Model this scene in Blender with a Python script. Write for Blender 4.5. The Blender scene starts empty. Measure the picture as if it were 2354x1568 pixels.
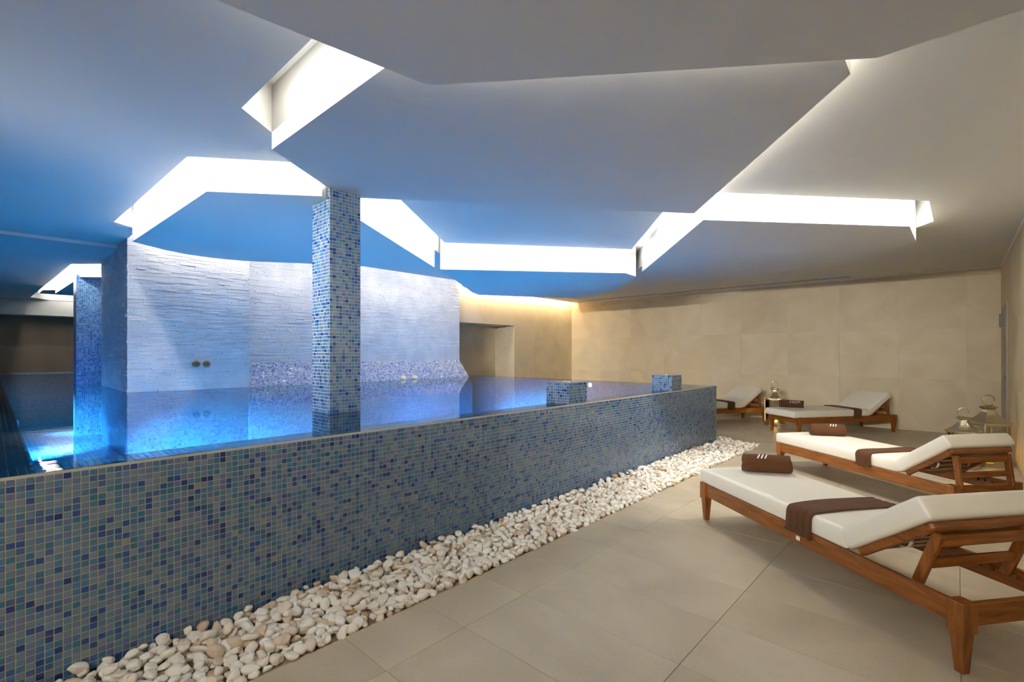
import bpy, bmesh, math, random
import numpy as np
from mathutils import Vector, Matrix

random.seed(7)
rng = np.random.default_rng(11)
sc = bpy.context.scene
COL = sc.collection
PI = math.pi

# ------------------------------------------------------------------ camera
YAW = 0.74603
EYE = 1.36
cam_d = bpy.data.cameras.new('camera')
cam_d.sensor_width = 36.0
cam_d.lens = 36.0 * 1107.0 / 2354.0
cam_d.shift_y = 31.0 / 2354.0
cam_d.clip_start = 0.02
cam_d.clip_end = 200
cam = bpy.data.objects.new('camera', cam_d)
cam.location = (0, 0, EYE)
cam.rotation_euler = (PI / 2, 0, YAW)
COL.objects.link(cam)
sc.camera = cam

# ------------------------------------------------------------------ world, exposure
w = bpy.data.worlds.new('world')
w.use_nodes = True
w.node_tree.nodes['Background'].inputs[0].default_value = (1, 0.93, 0.82, 1)
w.node_tree.nodes['Background'].inputs[1].default_value = 0.0
sc.world = w
sc.view_settings.view_transform = 'Standard'
sc.view_settings.look = 'None'
sc.view_settings.gamma = 1.0
sc.view_settings.use_curve_mapping = False
sc.view_settings.exposure = 1.98
sc.cycles.use_denoising = True
sc.cycles.max_bounces = 7
sc.cycles.diffuse_bounces = 4
sc.cycles.glossy_bounces = 3
sc.cycles.use_adaptive_sampling = True
sc.cycles.adaptive_threshold = 0.12
sc.cycles.adaptive_min_samples = 16
sc.cycles.transparent_max_bounces = 12
sc.cycles.caustics_reflective = False
sc.cycles.caustics_refractive = False
sc.cycles.sample_clamp_indirect = 4.0

# light levels (watts per metre of LED strip, watts per pool lamp)
LED_W = 2.0
LED_COL = (1.0, 0.965, 0.875)
WARM_COL = (1.0, 0.80, 0.50)
POOL_W = 12.0
POOL_COL = (0.13, 0.60, 0.90)


def strip_light(name, p, q, n, per_m, col=LED_COL, wdt=0.03):
    """a straight LED strip from p to q that shines along n"""
    p, q, n = Vector(p), Vector(q), Vector(n).normalized()
    x = (q - p)
    L = x.length
    x.normalize()
    n = (n - x * n.dot(x)).normalized()
    z = -n
    y = z.cross(x)
    d = bpy.data.lights.new(name, 'AREA')
    d.shape = 'RECTANGLE'
    d.size = L
    d.size_y = wdt
    d.energy = per_m * L
    d.color = col
    o = bpy.data.objects.new(name, d)
    m = Matrix((x, y, z)).transposed().to_4x4()
    m.translation = (p + q) / 2
    o.matrix_world = m
    COL.objects.link(o)
    return o


def disc_light(name, p, n, energy, col, size=0.16):
    d = bpy.data.lights.new(name, 'AREA')
    d.shape = 'DISK'
    d.size = size
    d.energy = energy
    d.color = col
    o = bpy.data.objects.new(name, d)
    o.location = p
    o.rotation_euler = Vector(n).to_track_quat('-Z', 'Y').to_euler()
    COL.objects.link(o)
    return o


# ------------------------------------------------------------------ materials
def lin(r, g, b):
    f = lambda c: (c / 255 / 12.92) if c / 255 <= 0.04045 else ((c / 255 + 0.055) / 1.055) ** 2.4
    return (f(r), f(g), f(b), 1.0)


class NT:
    def __init__(self, name):
        self.m = bpy.data.materials.new(name)
        self.m.use_nodes = True
        self.t = self.m.node_tree
        self.b = self.t.nodes['Principled BSDF']
        self.out = self.t.nodes['Material Output']

    def n(self, typ, **kw):
        nd = self.t.nodes.new('ShaderNode' + typ)
        for k, v in kw.items():
            if k.startswith('i_'):
                nd.inputs[k[2:].replace('_', ' ')].default_value = v
            else:
                setattr(nd, k, v)
        return nd

    def l(self, a, b):
        self.t.links.new(a, b)

    def coords(self, obj=True, scale=None):
        tc = self.n('TexCoord')
        o = tc.outputs['Object' if obj else 'Generated']
        if scale:
            mp = self.n('Mapping')
            mp.inputs['Scale'].default_value = scale
            self.l(o, mp.inputs['Vector'])
            o = mp.outputs['Vector']
        return o

    def ramp(self, fac, stops, interp='LINEAR'):
        r = self.n('ValToRGB')
        r.color_ramp.interpolation = interp
        el = r.color_ramp.elements
        while len(el) < len(stops):
            el.new(0.5)
        for e, (p, c) in zip(el, stops):
            e.position = p
            e.color = c
        self.l(fac, r.inputs['Fac'])
        return r.outputs['Color']

    def bump(self, h, strength, dist=0.01):
        b = self.n('Bump')
        b.inputs['Strength'].default_value = strength
        b.inputs['Distance'].default_value = dist
        self.l(h, b.inputs['Height'])
        self.l(b.outputs['Normal'], self.b.inputs['Normal'])

    def set(self, **kw):
        for k, v in kw.items():
            self.b.inputs[k.replace('_', ' ')].default_value = v
        return self


def mat_plain(name, col, rough=0.6, metal=0.0, noise=0.06, nscale=8.0, bump=0.0):
    t = NT(name)
    t.set(Roughness=rough, Metallic=metal)
    nz = t.n('TexNoise')
    nz.inputs['Scale'].default_value = nscale
    nz.inputs['Detail'].default_value = 4
    t.l(t.coords(), nz.inputs['Vector'])
    a = tuple(max(0, c * (1 - noise)) for c in col[:3]) + (1,)
    b = tuple(min(1, c * (1 + noise)) for c in col[:3]) + (1,)
    t.l(t.ramp(nz.outputs['Fac'], [(0.3, a), (0.7, b)]), t.b.inputs['Base Color'])
    if bump:
        t.bump(nz.outputs['Fac'], bump)
    return t.m


def mat_wood(name, sc_=(1.5, 14, 14)):
    t = NT(name)
    t.set(Roughness=0.38)
    t.b.inputs['Coat Weight'].default_value = 0.25
    t.b.inputs['Coat Roughness'].default_value = 0.25
    v = t.coords(scale=sc_)
    nz = t.n('TexNoise', i_Scale=3.0, i_Detail=6.0, i_Distortion=0.6)
    t.l(v, nz.inputs['Vector'])
    c = t.ramp(nz.outputs['Fac'], [(0.25, lin(96, 50, 12)), (0.5, lin(138, 78, 22)), (0.75, lin(162, 100, 36))])
    t.l(c, t.b.inputs['Base Color'])
    t.bump(nz.outputs['Fac'], 0.08, 0.003)
    return t.m


def mat_terry(name):
    t = NT(name)
    t.set(Roughness=0.95)
    t.b.inputs['Sheen Weight'].default_value = 0.05
    v = t.coords()
    nz = t.n('TexNoise', i_Scale=260.0, i_Detail=3.0)
    t.l(v, nz.inputs['Vector'])
    c = t.ramp(nz.outputs['Fac'], [(0.3, lin(54, 28, 8)), (0.7, lin(114, 68, 28))])
    t.l(c, t.b.inputs['Base Color'])
    t.bump(nz.outputs['Fac'], 0.9, 0.004)
    return t.m


def mat_stone_panel(name, c0, c1, rough=0.45):
    """beige brushed porcelain / limestone with faint horizontal and vertical grain"""
    t = NT(name)
    t.set(Roughness=rough)
    v = t.coords()
    oi = t.n('ObjectInfo')
    add = t.n('VectorMath', operation='ADD')
    t.l(v, add.inputs[0])
    cmb = t.n('CombineXYZ')
    mul = t.n('Math', operation='MULTIPLY')
    mul.inputs[1].default_value = 40.0
    t.l(oi.outputs['Random'], mul.inputs[0])
    t.l(mul.outputs[0], cmb.inputs[0])
    t.l(mul.outputs[0], cmb.inputs[1])
    t.l(cmb.outputs[0], add.inputs[1])
    n1 = t.n('TexNoise', i_Scale=1.6, i_Detail=5.0, i_Distortion=0.8)
    t.l(add.outputs[0], n1.inputs['Vector'])
    mp = t.n('Mapping')
    mp.inputs['Scale'].default_value = (40, 40, 4)
    t.l(add.outputs[0], mp.inputs['Vector'])
    n2 = t.n('TexNoise', i_Scale=2.0, i_Detail=3.0)
    t.l(mp.outputs[0], n2.inputs['Vector'])
    mx = t.n('Math', operation='MULTIPLY_ADD')
    t.l(n2.outputs['Fac'], mx.inputs[0])
    mx.inputs[1].default_value = 0.35
    t.l(n1.outputs['Fac'], mx.inputs[2])
    m2 = t.n('Math', operation='MULTIPLY_ADD')
    t.l(oi.outputs['Random'], m2.inputs[0])
    m2.inputs[1].default_value = 0.16
    t.l(mx.outputs[0], m2.inputs[2])
    c = t.ramp(m2.outputs[0], [(0.35, c0), (1.0, c1)])
    t.l(c, t.b.inputs['Base Color'])
    t.bump(n2.outputs['Fac'], 0.04, 0.004)
    return t.m


TONES = [  # weight, colour of one glass tesserae
    (0.26, (98, 126, 150)), (0.14, (114, 132, 154)), (0.15, (96, 112, 156)), (0.16, (70, 116, 156)),
    (0.09, (46, 108, 144)), (0.09, (58, 94, 148)), (0.07, (28, 74, 146)), (0.035, (16, 48, 122)), (0.005, (140, 142, 134))]
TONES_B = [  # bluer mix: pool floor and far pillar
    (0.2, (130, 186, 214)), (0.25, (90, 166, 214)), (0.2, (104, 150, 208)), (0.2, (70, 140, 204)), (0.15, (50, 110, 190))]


TONES_SHEEN = [(0.34, (206, 202, 216)), (0.24, (184, 188, 216)), (0.18, (224, 210, 210)), (0.14, (156, 166, 208)), (0.07, (112, 130, 192)), (0.03, (80, 104, 178))]  # lighter backrest mix: the lit cove's reflection put into the tile colour


def tone_stops(tones):
    s, p = [], 0.0
    for wgt, c in tones:
        s.append((p, lin(*c)))
        p += wgt
    return s


def mat_mosaic_piece(name, tones=None):
    """one glass tile; its tone is stored on the mesh"""
    t = NT(name)
    t.set(Roughness=0.16)
    t.b.inputs['Specular IOR Level'].default_value = 0.6
    t.b.inputs['Coat Weight'].default_value = 0.4
    t.b.inputs['Coat Roughness'].default_value = 0.08
    a = t.n('Attribute', attribute_name='tone')
    c = t.ramp(a.outputs['Fac'], tone_stops(tones or TONES), 'CONSTANT')
    nz = t.n('TexNoise', i_Scale=55.0, i_Detail=2.0)
    g = t.n('NewGeometry')
    t.l(g.outputs['Position'], nz.inputs['Vector'])
    mx = t.n('MixRGB', blend_type='MULTIPLY')
    mx.inputs['Fac'].default_value = 0.3
    t.l(c, mx.inputs['Color1'])
    t.l(t.ramp(nz.outputs['Fac'], [(0.3, (0.62, 0.72, 0.78, 1)), (0.7, (1.0, 0.98, 1.0, 1))]), mx.inputs['Color2'])
    t.l(mx.outputs['Color'], t.b.inputs['Base Color'])
    return t.m


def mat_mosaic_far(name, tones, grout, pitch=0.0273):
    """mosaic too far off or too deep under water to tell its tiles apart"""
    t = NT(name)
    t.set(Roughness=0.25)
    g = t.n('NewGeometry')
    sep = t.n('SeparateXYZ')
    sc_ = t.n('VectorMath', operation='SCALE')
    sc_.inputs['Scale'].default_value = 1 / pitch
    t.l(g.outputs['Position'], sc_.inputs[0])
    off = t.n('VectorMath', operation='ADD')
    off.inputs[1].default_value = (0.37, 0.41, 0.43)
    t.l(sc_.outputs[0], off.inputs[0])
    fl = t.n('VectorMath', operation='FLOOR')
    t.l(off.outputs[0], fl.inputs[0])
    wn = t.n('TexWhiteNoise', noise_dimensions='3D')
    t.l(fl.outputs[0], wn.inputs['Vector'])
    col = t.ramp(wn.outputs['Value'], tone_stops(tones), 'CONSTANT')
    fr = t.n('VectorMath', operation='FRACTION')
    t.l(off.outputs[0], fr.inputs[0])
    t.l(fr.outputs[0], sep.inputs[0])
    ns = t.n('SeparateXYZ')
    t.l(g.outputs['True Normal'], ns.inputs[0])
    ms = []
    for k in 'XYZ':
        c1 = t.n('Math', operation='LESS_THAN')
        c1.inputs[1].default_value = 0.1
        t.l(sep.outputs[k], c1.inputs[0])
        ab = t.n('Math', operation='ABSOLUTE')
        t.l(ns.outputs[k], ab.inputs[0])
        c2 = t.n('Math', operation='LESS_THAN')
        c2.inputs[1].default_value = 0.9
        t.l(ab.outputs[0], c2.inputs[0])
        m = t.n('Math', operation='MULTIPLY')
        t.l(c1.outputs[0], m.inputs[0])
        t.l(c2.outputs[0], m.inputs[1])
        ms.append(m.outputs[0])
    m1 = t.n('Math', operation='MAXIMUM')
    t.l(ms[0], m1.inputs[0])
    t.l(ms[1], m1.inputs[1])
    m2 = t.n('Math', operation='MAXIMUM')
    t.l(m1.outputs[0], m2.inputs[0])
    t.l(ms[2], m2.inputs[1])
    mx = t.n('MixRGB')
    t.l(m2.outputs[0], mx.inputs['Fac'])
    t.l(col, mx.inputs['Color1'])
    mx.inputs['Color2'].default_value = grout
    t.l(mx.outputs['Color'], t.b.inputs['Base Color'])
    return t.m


def mat_water():
    t = NT('pool_water')
    t.t.nodes.remove(t.b)
    fr = t.n('Fresnel')
    fr.inputs['IOR'].default_value = 1.333
    gl = t.n('BsdfGlossy')
    gl.inputs['Roughness'].default_value = 0.012
    tr = t.n('BsdfTransparent')
    tr.inputs['Color'].default_value = (0.50, 0.86, 0.98, 1)
    mx = t.n('MixShader')
    g = t.n('NewGeometry')
    mp = t.n('Mapping')
    mp.inputs['Scale'].default_value = (5.5, 4.0, 1)
    t.l(g.outputs['Position'], mp.inputs['Vector'])
    nz = t.n('TexNoise', i_Scale=1.6, i_Detail=3.0, i_Distortion=0.5)
    t.l(mp.outputs[0], nz.inputs['Vector'])
    # calm by the near corner, gently rippled around the jets further out
    mp2 = t.n('Mapping')
    mp2.inputs['Scale'].default_value = (0.22, 0.28, 1)
    t.l(g.outputs['Position'], mp2.inputs['Vector'])
    n2 = t.n('TexNoise', i_Scale=1.0, i_Detail=1.0)
    t.l(mp2.outputs[0], n2.inputs['Vector'])
    ml = t.n('Math', operation='MULTIPLY')
    t.l(nz.outputs['Fac'], ml.inputs[0])
    t.l(n2.outputs['Fac'], ml.inputs[1])
    b = t.n('Bump')
    b.inputs['Strength'].default_value = 0.014
    b.inputs['Distance'].default_value = 0.05
    t.l(ml.outputs[0], b.inputs['Height'])
    t.l(b.outputs['Normal'], fr.inputs['Normal'])
    t.l(b.outputs['Normal'], gl.inputs['Normal'])
    t.l(fr.outputs[0], mx.inputs[0])
    t.l(tr.outputs[0], mx.inputs[1])
    t.l(gl.outputs[0], mx.inputs[2])
    t.l(mx.outputs[0], t.out.inputs['Surface'])
    return t.m


def mat_pebble():
    t = NT('marble_pebble')
    t.set(Roughness=0.5)
    g = t.n('NewGeometry')
    n1 = t.n('TexNoise', i_Scale=9.0, i_Detail=3.0)
    t.l(g.outputs['Position'], n1.inputs['Vector'])
    n2 = t.n('TexNoise', i_Scale=45.0, i_Detail=4.0, i_Distortion=1.5)
    t.l(g.outputs['Position'], n2.inputs['Vector'])
    a = t.n('Attribute', attribute_name='tone')
    base = t.ramp(a.outputs['Fac'], [(0.0, lin(250, 246, 238)), (0.5, lin(244, 237, 226)), (0.8, lin(234, 222, 206)),
                                     (0.94, lin(216, 190, 164)), (1.0, lin(198, 152, 112))])
    vein = t.ramp(n2.outputs['Fac'], [(0.44, (1, 1, 1, 1)), (0.56, (0.88, 0.8, 0.72, 1)), (0.64, (0.72, 0.52, 0.38, 1)), (0.72, (0.9, 0.84, 0.8, 1))])
    msk = t.ramp(n1.outputs['Fac'], [(0.5, (0, 0, 0, 1)), (0.68, (1, 1, 1, 1))])
    mx = t.n('MixRGB', blend_type='MULTIPLY')
    t.l(msk, mx.inputs['Fac'])
    t.l(base, mx.inputs['Color1'])
    t.l(vein, mx.inputs['Color2'])
    t.l(mx.outputs['Color'], t.b.inputs['Base Color'])
    t.bump(n2.outputs['Fac'], 0.12, 0.006)
    return t.m


def mat_ledger():
    t = NT('split_white_stone')
    t.set(Roughness=0.75)
    g = t.n('NewGeometry')
    n2 = t.n('TexNoise', i_Scale=60.0, i_Detail=4.0)
    t.l(g.outputs['Position'], n2.inputs['Vector'])
    n1 = t.n('TexNoise', i_Scale=3.0, i_Detail=3.0)
    t.l(g.outputs['Position'], n1.inputs['Vector'])
    t.l(t.ramp(n1.outputs['Fac'], [(0.3, lin(206, 206, 208)), (0.7, lin(232, 230, 226))]), t.b.inputs['Base Color'])
    t.bump(n2.outputs['Fac'], 0.5, 0.006)
    return t.m


def mat_hammered(name, col, rough=0.22):
    t = NT(name)
    t.set(Roughness=rough, Metallic=1.0, Base_Color=col)
    v = t.n('TexVoronoi', i_Scale=110.0)
    t.l(t.coords(), v.inputs['Vector'])
    nz = t.n('TexNoise', i_Scale=120.0, i_Detail=2.0)
    t.l(t.coords(), nz.inputs['Vector'])
    ad = t.n('Math', operation='ADD')
    t.l(v.outputs['Distance'], ad.inputs[0])
    t.l(nz.outputs['Fac'], ad.inputs[1])
    t.bump(ad.outputs[0], 0.4, 0.004)
    return t.m


def mat_glass(name):
    t = NT(name)
    t.t.nodes.remove(t.b)
    fr = t.n('Fresnel')
    fr.inputs['IOR'].default_value = 1.45
    gl = t.n('BsdfGlossy')
    gl.inputs['Roughness'].default_value = 0.03
    tr = t.n('BsdfTransparent')
    tr.inputs['Color'].default_value = (0.93, 0.95, 0.93, 1)
    mx = t.n('MixShader')
    t.l(fr.outputs[0], mx.inputs[0])
    t.l(tr.outputs[0], mx.inputs[1])
    t.l(gl.outputs[0], mx.inputs[2])
    t.l(mx.outputs[0], t.out.inputs['Surface'])
    return t.m


def mat_emit(name, col, strength):
    t = NT(name)
    t.set(Base_Color=col, Roughness=0.5)
    t.b.inputs['Emission Color'].default_value = col
    t.b.inputs['Emission Strength'].default_value = strength
    return t.m


M = {
    'plaster': mat_plain('white_plaster', lin(212, 210, 203), 0.85, noise=0.015, nscale=3),
    'fascia': mat_plain('cove_plaster', lin(240, 239, 236), 0.8, noise=0.01, nscale=3),
    'floor_tile': mat_stone_panel('floor_porcelain', lin(170, 154, 128), lin(204, 189, 163), 0.42),
    'wall_panel': mat_stone_panel('wall_limestone', lin(196, 178, 146), lin(220, 204, 174), 0.55),
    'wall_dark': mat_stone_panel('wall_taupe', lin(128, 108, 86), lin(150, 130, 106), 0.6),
    'joint': mat_plain('stone_joint_fill', lin(150, 136, 110), 0.9),
    'joint_wall': mat_plain('wall_joint_fill', lin(196, 178, 146), 0.9),
    'grout': mat_plain('mosaic_grout', lin(184, 182, 170), 0.85, noise=0.05, nscale=30),
    'mosaic': mat_mosaic_piece('glass_mosaic'),
    'mosaic_sheen': mat_mosaic_piece('painted_sheen_mosaic', TONES_SHEEN),
    'mosaic_base': mat_mosaic_piece('wall_base_mosaic'),
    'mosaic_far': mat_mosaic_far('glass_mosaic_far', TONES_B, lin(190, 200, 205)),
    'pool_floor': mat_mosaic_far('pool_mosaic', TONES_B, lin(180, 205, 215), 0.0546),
    'water': mat_water(),
    'pebble': mat_pebble(),
    'ledger': mat_ledger(),
    'ledger_back': mat_plain('stone_joint', lin(205, 205, 206), 0.9),
    'wood': mat_wood('oiled_teak'),
    'wood_y': mat_wood('oiled_teak_cross', (14, 1.5, 14)),
    'wood_z': mat_wood('oiled_teak_upright', (14, 14, 1.5)),
    'vinyl': mat_plain('cream_vinyl', lin(236, 230, 216), 0.42, noise=0.02, nscale=3, bump=0.02),
    'piping': mat_plain('cream_piping', lin(206, 198, 180), 0.6, noise=0.03),
    'strap': mat_plain('white_strap', lin(236, 230, 218), 0.8, noise=0.03),
    'terry': mat_terry('brown_terry'),
    'thread': mat_plain('white_thread', lin(244, 240, 236), 0.8, noise=0.03),
    'nickel': mat_hammered('hammered_nickel', lin(224, 216, 190), 0.18),
    'nickel_smooth': mat_plain('brushed_nickel', lin(200, 188, 156), 0.25, 1.0, noise=0.05, nscale=20),
    'glass': mat_glass('lantern_glass'),
    'candle': mat_emit('candle_wax', (1.0, 0.50, 0.08, 1), 1.6),
    'flame': mat_emit('flame', (1.0, 0.68, 0.25, 1), 4.0),
    'chrome': mat_plain('chrome', lin(220, 222, 224), 0.12, 1.0, noise=0.02),
    'bronze': mat_plain('bronze', lin(146, 124, 96), 0.32, 1.0, noise=0.12, nscale=30),
    'door': mat_plain('grey_door', lin(168, 162, 152), 0.5, noise=0.02),
    'metal': mat_plain('brushed_steel', lin(190, 190, 188), 0.3, 1.0, noise=0.04, nscale=40),
    'hardware': mat_plain('door_hardware', lin(128, 128, 124), 0.5, noise=0.03),
    'black': mat_plain('black_gap', lin(30, 28, 26), 0.8, noise=0.1),
    'vent': mat_plain('vent_paint', lin(196, 190, 176), 0.6, noise=0.02),
    'lens': mat_emit('pool_lamp_lens', (0.75, 0.92, 1.0, 1), 12.0),
    'cream': mat_plain('cream_inlet', lin(255, 238, 190), 0.3, noise=0.03),
    'bed': mat_plain('gravel_bed', lin(160, 146, 124), 0.95, noise=0.2, nscale=60),
}

for k_, v_ in (('Roughness', 0.5), ('Coat Weight', 0.0), ('Specular IOR Level', 0.2)):
    M['mosaic_base'].node_tree.nodes['Principled BSDF'].inputs[k_].default_value = v_

# ------------------------------------------------------------------ mesh helpers
def mesh_obj(name, verts, faces, mat, parent=None, smooth=False):
    me = bpy.data.meshes.new(name)
    me.from_pydata([tuple(v) for v in verts], [], faces)
    me.materials.append(M[mat] if isinstance(mat, str) else mat)
    if smooth:
        me.polygons.foreach_set('use_smooth', [True] * len(me.polygons))
    me.update()
    return link(name, me, parent)


def link(name, me, parent=None):
    o = bpy.data.objects.new(name, me)
    COL.objects.link(o)
    if parent is not None:
        o.parent = parent
    return o


def tag(o, label, cat=None, group=None, kind=None):
    o['label'] = label
    if cat:
        o['category'] = cat
    if group:
        o['group'] = group
    if kind:
        o['kind'] = kind
    return o


def struct(o, label=None):
    o['kind'] = 'structure'
    if label:
        o['label'] = label
    return o


def empty(name, loc=(0, 0, 0), rz=0.0):
    o = bpy.data.objects.new(name, None)
    o.location = loc
    o.rotation_euler = (0, 0, rz)
    o.empty_display_size = 0.1
    COL.objects.link(o)
    return o


def bm_obj(name, bm, mat, parent=None, smooth=False):
    me = bpy.data.meshes.new(name)
    bm.normal_update()
    bm.to_mesh(me)
    bm.free()
    me.materials.append(M[mat] if isinstance(mat, str) else mat)
    if smooth:
        me.polygons.foreach_set('use_smooth', [True] * len(me.polygons))
    return link(name, me, parent)


def bm_box(x0, x1, y0, y1, z0, z1, bevel=0.0, seg=2):
    bm = bmesh.new()
    r = bmesh.ops.create_cube(bm, size=1.0)
    for v in bm.verts:
        v.co = Vector((x0 + (v.co.x + 0.5) * (x1 - x0), y0 + (v.co.y + 0.5) * (y1 - y0), z0 + (v.co.z + 0.5) * (z1 - z0)))
    if bevel:
        bmesh.ops.bevel(bm, geom=list(bm.edges), offset=bevel, segments=seg, affect='EDGES', profile=0.6)
    return bm


def box(name, x0, x1, y0, y1, z0, z1, mat, parent=None, bevel=0.0, seg=2, smooth=False):
    return bm_obj(name, bm_box(x0, x1, y0, y1, z0, z1, bevel, seg), mat, parent, smooth)


def loft(name, rings, mat, parent=None, smooth=True, cap=True, closed=True):
    """rings: list of equal-length point loops"""
    n = len(rings[0])
    verts = [p for r in rings for p in r]
    faces = []
    for i in range(len(rings) - 1):
        for j in range(n if closed else n - 1):
            k = (j + 1) % n
            faces.append((i * n + j, i * n + k, (i + 1) * n + k, (i + 1) * n + j))
    if cap:
        faces.append(tuple(reversed(range(n))))
        faces.append(tuple((len(rings) - 1) * n + j for j in range(n)))
    return mesh_obj(name, verts, faces, mat, parent, smooth)


def ring_pts(r, z, n, a0=0.0, cx=0, cy=0):
    return [(cx + r * math.cos(a0 + 2 * PI * k / n), cy + r * math.sin(a0 + 2 * PI * k / n), z) for k in range(n)]


def bar(name, p, q, wd, ht, mat, parent=None, up=(0, 0, 1), bevel=0.004):
    """a rectangular batten from p to q"""
    p, q = Vector(p), Vector(q)
    d = q - p
    L = d.length
    bm = bm_box(0, L, -wd / 2, wd / 2, -ht / 2, ht / 2, bevel, 1)
    x = d.normalized()
    y = Vector(up).cross(x).normalized()
    z = x.cross(y)
    m = Matrix((x, y, z)).transposed().to_4x4()
    m.translation = p
    bm.transform(m)
    return bm_obj(name, bm, mat, parent)


# ------------------------------------------------------------------ mosaic helpers
PITCH = 0.0273
TS = 0.0251


def cam_px(P):
    """distance along the view axis and horizontal image offset of a world point (for choosing the nearest pieces)"""
    fx, fy = -math.sin(YAW), math.cos(YAW)
    rx, ry = math.cos(YAW), math.sin(YAW)
    d = P[0] * fx + P[1] * fy
    r = P[0] * rx + P[1] * ry
    return d, (r / d if d > 0.05 else 99), ((P[2] - EYE) / d if d > 0.05 else 99)


TILE_MESH = []


def tile_meshes():
    s = TS / 2
    for k in range(24):
        t = (k + 0.5) / 24
        e = [random.uniform(-0.0003, 0.0003) for _ in range(4)]
        b = 0.0012
        v = [(-s, -s, -0.002), (s, -s, -0.002), (s, s, -0.002), (-s, s, -0.002),
             (-s + b, -s + b, 0.0018 + e[0]), (s - b, -s + b, 0.0018 + e[1]), (s - b, s - b, 0.0018 + e[2]), (-s + b, s - b, 0.0018 + e[3])]
        f = [(4, 5, 6, 7), (0, 1, 5, 4), (1, 2, 6, 5), (2, 3, 7, 6), (3, 0, 4, 7)]
        me = bpy.data.meshes.new('tile')
        me.from_pydata(v, [], f)
        a = me.attributes.new('tone', 'FLOAT', 'FACE')
        a.data.foreach_set('value', [t] * 5)
        me.materials.append(M['mosaic'])
        me.update()
        TILE_MESH.append(me)


tile_meshes()


class Mosaic:
    """collects tile frames (centre, u, v, n); the largest in view become objects, the rest one mesh"""

    def __init__(self):
        self.c, self.u, self.v = [], [], []

    def face(self, o, u, v, nu, nv, skip=None):
        o, u, v = Vector(o), Vector(u).normalized(), Vector(v).normalized()
        for j in range(nv):
            for i in range(nu):
                c = o + u * (i + 0.5) * PITCH + v * (j + 0.5) * PITCH
                if skip and skip(c):
                    continue
                self.c.append(c)
                self.u.append(u)
                self.v.append(v)

    def build(self, parent, n_obj=300, tilt=0.0003, inv=None, mat='mosaic'):
        N = len(self.c)
        idx = []
        if n_obj:
            vis = []
            for k in range(N):
                d, hx, hy = cam_px(self.c[k])
                n = self.u[k].cross(self.v[k])
                view = Vector((0, 0, EYE)) - self.c[k]
                if d > 0.1 and abs(hx) < 1.063 and -0.69 < hy < 0.75 and n.dot(view) > 0:
                    vis.append((n.dot(view.normalized()) / (d * d), k))
            vis.sort(reverse=True)
            idx = [k for _, k in vis[:n_obj]]
            for k in idx:
                o = bpy.data.objects.new('tile', TILE_MESH[random.randrange(24)])
                x, y = self.u[k], self.v[k]
                m = Matrix((x, y, x.cross(y))).transposed().to_4x4()
                m.translation = self.c[k]
                COL.objects.link(o)
                o.parent = parent
                o.matrix_parent_inverse = inv if inv is not None else Matrix.Identity(4)
                o.matrix_basis = m
        rest = np.ones(N, bool)
        rest[idx] = False
        if rest.sum() == 0:
            return
        C = np.array([tuple(c) for c in self.c])[rest]
        U = np.array([tuple(c) for c in self.u])[rest]
        V = np.array([tuple(c) for c in self.v])[rest]
        Nn = np.cross(U, V)
        n = len(C)
        s, b = TS / 2, 0.0012
        P = np.zeros((n, 8, 3))
        sg = [(-1, -1), (1, -1), (1, 1), (-1, 1)]
        gx, gy = rng.normal(0, tilt, n), rng.normal(0, tilt, n)
        for k, (a, c) in enumerate(sg):
            P[:, k] = C + U * (a * s) + V * (c * s) - Nn * 0.002
            h = 0.0018 + a * gx + c * gy
            P[:, k + 4] = C + U * (a * (s - b)) + V * (c * (s - b)) + Nn * h[:, None]
        q = np.array([(4, 5, 6, 7), (0, 1, 5, 4), (1, 2, 6, 5), (2, 3, 7, 6), (3, 0, 4, 7)])
        F = (np.arange(n)[:, None, None] * 8 + q[None]).reshape(-1)
        me = bpy.data.meshes.new('tile_field')
        me.vertices.add(n * 8)
        me.vertices.foreach_set('co', P.reshape(-1))
        me.loops.add(n * 20)
        me.loops.foreach_set('vertex_index', F)
        me.polygons.add(n * 5)
        me.polygons.foreach_set('loop_start', np.arange(n * 5) * 4)
        me.polygons.foreach_set('loop_total', np.full(n * 5, 4))
        me.update(calc_edges=True)
        me.polygons.foreach_set('use_smooth', np.zeros(n * 5, bool))
        a = me.attributes.new('tone', 'FLOAT', 'FACE')
        a.data.foreach_set('value', np.repeat(rng.random(n), 5))
        me.materials.append(M[mat])
        o = link('tile_field', me, parent)
        o.matrix_parent_inverse = inv if inv is not None else Matrix.Identity(4)
        o['kind'] = 'stuff'
        return o


def root_at(name, loc):
    o = empty(name, loc)
    return o, Matrix.Translation(Vector(loc)).inverted()


def adopt(o, parent, inv):
    o.parent = parent
    o.matrix_parent_inverse = inv
    return o


# ------------------------------------------------------------------ key dimensions
WZ = 0.886          # water level
RIMZ = 0.884        # pool wall top
PX = -2.70          # pool front wall
PY1 = 7.53          # pool far end
Z0 = 2.81           # flat ceiling
YB = 11.22          # back wall
XR = 0.53           # right wall
XW = -8.06          # far left wall with the doorway
TOPZ = 3.12         # closed top of the light coves


# ------------------------------------------------------------------ floor and its tiles
floor = struct(mesh_obj('floor', [(-8.1, -4, -0.012), (XR, -4, -0.012), (XR, YB, -0.012), (-8.1, YB, -0.012)], [(0, 1, 2, 3)], 'joint'),
               'beige porcelain floor around the pool')
fx = [-8.06, -7.251, -6.343, -5.435, -4.527, -3.619, -2.711, -1.803, -0.895, 0.013, XR]
fy = [1.153 + 0.449 * k for k in range(-12, 24)]
tmesh = {}


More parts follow.
